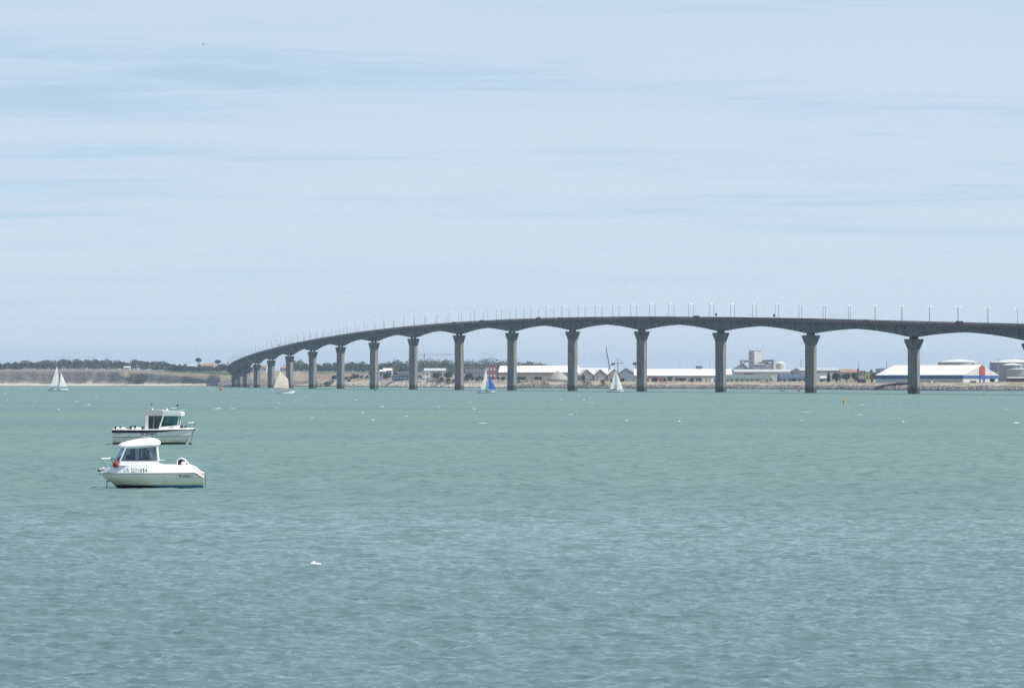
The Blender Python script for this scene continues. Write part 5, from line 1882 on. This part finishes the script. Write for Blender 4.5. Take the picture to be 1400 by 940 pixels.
r, d, m_, q = sloop('sailing_yacht', 'white sailboat with a bright blue jib by the sixth pier', 665, 536.8, (652.8, 678), (667.2, 533), (664.4, 500.5),
                    ((666.9, 531.5), (657.8, 531.9), (664.8, 504)), ((677.4, 531.8), (667.6, 531.4), (668.6, 511.6)), jibmat='cloth_blue')
person('person in dark clothes at the stern of the blue-jibbed sailboat', r.location + Vector((1.3, -.4, 1.1)), 0, 'jacket')

r, d, m_, q = sloop('sailing_yacht', 'white sloop with two full white sails near the fifth pier', 840, 536.0, (829.5, 853), (842.4, 533), (841.6, 505.5),
                    ((842.3, 531), (833.7, 531.8), (841.2, 507)), ((851.8, 531.9), (843.2, 532.6), (842.2, 506.6)), cover='upholstery', free=1.0)
person('person in dark clothes steering the white sloop near the fifth pier', r.location + Vector((1.4, -.45, 1.2)), 0, 'jacket')
person('second dark-clad person forward of the helm on the white sloop', r.location + Vector((2.2, -.45, 1.2)), 0, 'jacket')

# gaff boat with a tan sail
pyw = 537.6
d = F * H / (pyw - YH)
m_ = mpp(d)
hx = 379.0
L = (403.2 - hx) * m_
r = thing('gaff_sailboat', 'small white gaff-rigged boat under a tan sail', 'sailboat', ((hx - 700) * m_, d, 0), 0, 'sailing boats near the bridge')
q = lambda p, y=0.0: ((p[0] - hx) * m_, y, (pyw - p[1]) * m_)
sail_hull(r, L, 2.5, .85, sheer=.65)
MB().tube([q((395.2, 534)), q((393.6, 513.5))], [.09, .06], 6).build('mast', 'wood', r)
MB().tube([q((395.0, 531.4)), q((374.6, 530.2), -5.1)], .07, 6).build('boom', 'wood', r)
MB().tube([q((394.2, 518.2)), q((383.3, 506.2), -2.5)], .06, 6).build('gaff', 'wood', r)
sail('mainsail', 'cloth_tan', q((395, 530.8)), q((375, 529.4), -5.0), q((383.6, 506.6), -2.4), q((394, 518.2)), .4, r)
MB().tube([q((393.7, 514)), (L * .98, 0, 1.45)], .012, 4).build('forestay', 'steel', r)
MB().loft([[(3.2, y, .85), (5.6, y * .7, .9), (5.3, y * .6, 1.15), (3.3, y * .8, 1.2)] for y in (-.7, .7)]).build('coachroof', 'wood', r)
MB().loft([[(.1, y, .6) for y in (-.03, .03)] + [(-.3, y, .6) for y in (.03, -.03)],
           [(.15, y, -.6) for y in (-.03, .03)] + [(-.3, y, -.6) for y in (.03, -.03)]]).build('rudder', 'gelcoat_white', r)
person('person in dark clothes sitting in the tan-sailed boat', r.location + Vector(q((385.4, 536.0), -.5)), 0, 'jacket')


# ------------------------------------------------------------------ buoys, small craft, birds
def buoy(label, px, py, hpx, m, kind):
    d = F * H / (py - YH)
    h = hpx * mpp(d)
    r = thing('buoy', label, 'buoy', ((px - 700) * mpp(d), d, -.15))
    if kind == 'can':
        MB().lathe([(.3, -.3), (h * .26, 0), (h * .26, h * .3), (h * .22, h * .34)], 14).build('float', m, r)
        MB().lathe([(h * .13, h * .34), (h * .13, h * .8)], 12).build('tower', m, r)
        MB().lathe([(h * .135, h * .5), (h * .135, h * .62)], 12).build('band', 'white', r)
        MB().lathe([(h * .1, h * .82), (h * .1, h * 1.0)], 10).build('topmark', m, r)
    elif kind == 'cone':
        MB().lathe([(.3, -.3), (h * .26, 0), (h * .26, h * .28), (h * .2, h * .32)], 14).build('float', m, r)
        MB().lathe([(h * .16, h * .32), (h * .06, h * .8)], 12).build('tower', m, r)
        MB().lathe([(h * .13, h * .8), (.02, h * 1.0)], 10).build('topmark', m, r)
    elif kind == 'spar':
        MB().lathe([(.1, -.5), (.14, 0), (.14, h * .62)], 10).build('spar', m, r)
        MB().lathe([(.14, h * .62), (.32, h * .66), (.32, h * .86), (.14, h * .9)], 12).build('collar', m, r)
        for a in (R(45), R(-45)):
            MB().tube([(-.28 * math.cos(a), 0, h * .95 - .28 * math.sin(a)), (.28 * math.cos(a), 0, h * .95 + .28 * math.sin(a))], .05, 5).build('topmark', m, r)
    else:
        MB().lathe([(.4, -.3), (.75, 0), (.75, .5), (.4, .6)], 14).build('float', 'upholstery', r)
        MB().lathe([(.34, .6), (.30, h * .42)], 10).build('tower', 'buoy_red', r)
        MB().lathe([(.31, h * .42), (.28, h * .58)], 10).build('band', 'offwhite', r)
        MB().lathe([(.27, h * .58), (.24, h * .76)], 10).build('tower', 'buoy_red', r)
        MB().lathe([(.05, h * .76), (.36, h * .82), (.42, h * .89), (.36, h * .96), (.05, h)], 10).build('topmark', 'upholstery', r)


buoy('red can buoy before the rocks at the bridge landing', 302, 533.0, 7.3, 'buoy_red', 'can')
buoy('green conical buoy in front of the pier ninth from right', 513, 533.8, 6.8, 'buoy_green', 'cone')
buoy('yellow spar buoy alone in open water right of the second pier', 1154, 555.4, 11.6, 'buoy_yellow', 'spar')
buoy('red and black buoy left of the second whole pier from right', 1092.4, 534.6, 9.0, 'buoy_red', 'ball')
dd = F * H / (534.7 - YH)
r = thing('dinghy', 'small dark dinghy before the rocks left of the red black buoy', 'boat', ((1070 - 700) * mpp(dd), dd, 0))
sec = lambda x, w_, z0, z1: [(x, -w_, z1), (x, -w_ * .6, z0), (x, w_ * .6, z0), (x, w_, z1)]
MB().loft([sec(-1.1, .5, -.1, .4), sec(0, .65, -.15, .42), sec(.8, .4, -.05, .5), sec(1.2, .05, .3, .6)]).build('hull', 'upholstery', r)
MB().box((-1.25, 0, .35), (.25, .25, .6)).build('outboard', 'steel', r)
MB().box((-.2, 0, .45), (.25, 1.1, .05)).build('thwart', 'offwhite', r)

# gull gliding
d = 400.0
p = W(278, 60.6, d)
r = thing('gull', 'gull gliding with spread wings high in the left sky', 'bird', p)
mb = MB()
rings = []
for x, rad, z in ((-.30, .015, 0), (-.2, .045, 0), (-.05, .075, -.01), (.08, .08, 0), (.18, .05, .02), (.24, .045, .03), (.29, .015, .02)):
    rings.append([(x * .5, x * -.86 + .0 + rad * math.cos(a) * .4, z + rad * math.sin(a)) if False else
                  (x, rad * math.cos(a), z + rad * math.sin(a)) for a in np.linspace(0, 2 * math.pi, 9)[:-1]])
mb.loft(rings)
bird_body = mb.build('body', 'feather_grey', r, True)
for sd in (-1, 1):
    mb = MB()
    wing = [(0, .05, .03, .15), (0, .28, .10, .15), (-.05, .48, .09, .10), (-.12, .66, .03, .03)]
    mb.loft([[(x + c, y * sd, z), (x, y * sd, z + .015), (x - c, y * sd, z), (x, y * sd, z - .008)] for x, y, z, c in wing])
    mb.build('wing', 'feather' if sd > 0 else 'feather_grey', r)
MB().loft([[(-.28, y, 0), (-.28, y, .01), (-.42, y * 1.8, .01), (-.42, y * 1.8, 0)] for y in (-.05, .05)]).build('tail', 'feather', r)
r.rotation_euler = (0, R(-4), R(112))


# whitecaps: small crests of foam
def whitecaps():
    g = np.random.default_rng(21)
    V, Fc = [], []

    def crest(x, y, L_, w_, h_):
        n = 7
        o = len(V)
        b = g.normal(0, .25)
        for k in range(n):
            t = k / (n - 1) - .5
            taper = max(.08, (1 - (2 * t) ** 2)) * g.uniform(.6, 1.2)
            yy = y + b * t * L_ * .5
            V.append((x + t * L_, yy - w_ * taper, .02))
            V.append((x + t * L_ + g.normal(0, .02 * L_), yy, .03 + h_ * taper))
            V.append((x + t * L_, yy + w_ * taper, .03))
        for k in range(n - 1):
            a = o + 3 * k
            Fc.append((a, a + 3, a + 4, a + 1))
            Fc.append((a + 1, a + 4, a + 5, a + 2))

    for k in range(75):
        px = g.uniform(-150, 1550)
        py = YH + 11.5 + 48 * g.random() ** 1.6
        d_ = F * H / (py - YH)
        if d_ > shore(px) - 150:
            continue
        L_ = g.uniform(.4, 1.3) * (1 if g.random() < .85 else 1.7) * min(1, d_ / 900 + .3)
        crest((px - 700) * mpp(d_), d_, L_, L_ * .3, g.uniform(.02, .07))
    crest((431 - 700) * mpp(108), 108.0, .34, .12, .04)
    crest((428.5 - 700) * mpp(108), 108.05, .2, .1, .085)
    crest((435 - 700) * mpp(108), 107.9, .22, .1, .03)
    mb = MB()
    mb.v, mb.f = V, Fc
    m = mat('foam', (0.62, 0.66, 0.66), .8, .05)
    o = mb.build('foam', m, fix=False, kind='stuff')
    o['label'] = 'small white foam crests scattered over the bay'
    o['category'] = 'foam'


whitecaps()

# ------------------------------------------------------------------ haze over the bay
hz = MB().box((0, 6300, 42), (30000, 13400, 110)).build('haze', 'white', None)
hz['kind'] = 'stuff'
hz.data.materials.clear()
hm = bpy.data.materials.new('sea_haze')
hm.use_nodes = True
ht_ = hm.node_tree
ht_.nodes.clear()
ho = N(ht_, 'ShaderNodeOutputMaterial')
hv = N(ht_, 'ShaderNodeVolumePrincipled')
hv.inputs['Color'].default_value = (0.60, 0.77, 0.96, 1)
hv.inputs['Density'].default_value = 0.64e-4
hv.inputs['Anisotropy'].default_value = 0.2
ht_.links.new(hv.outputs[0], ho.inputs['Volume'])
hz.data.materials.append(hm)
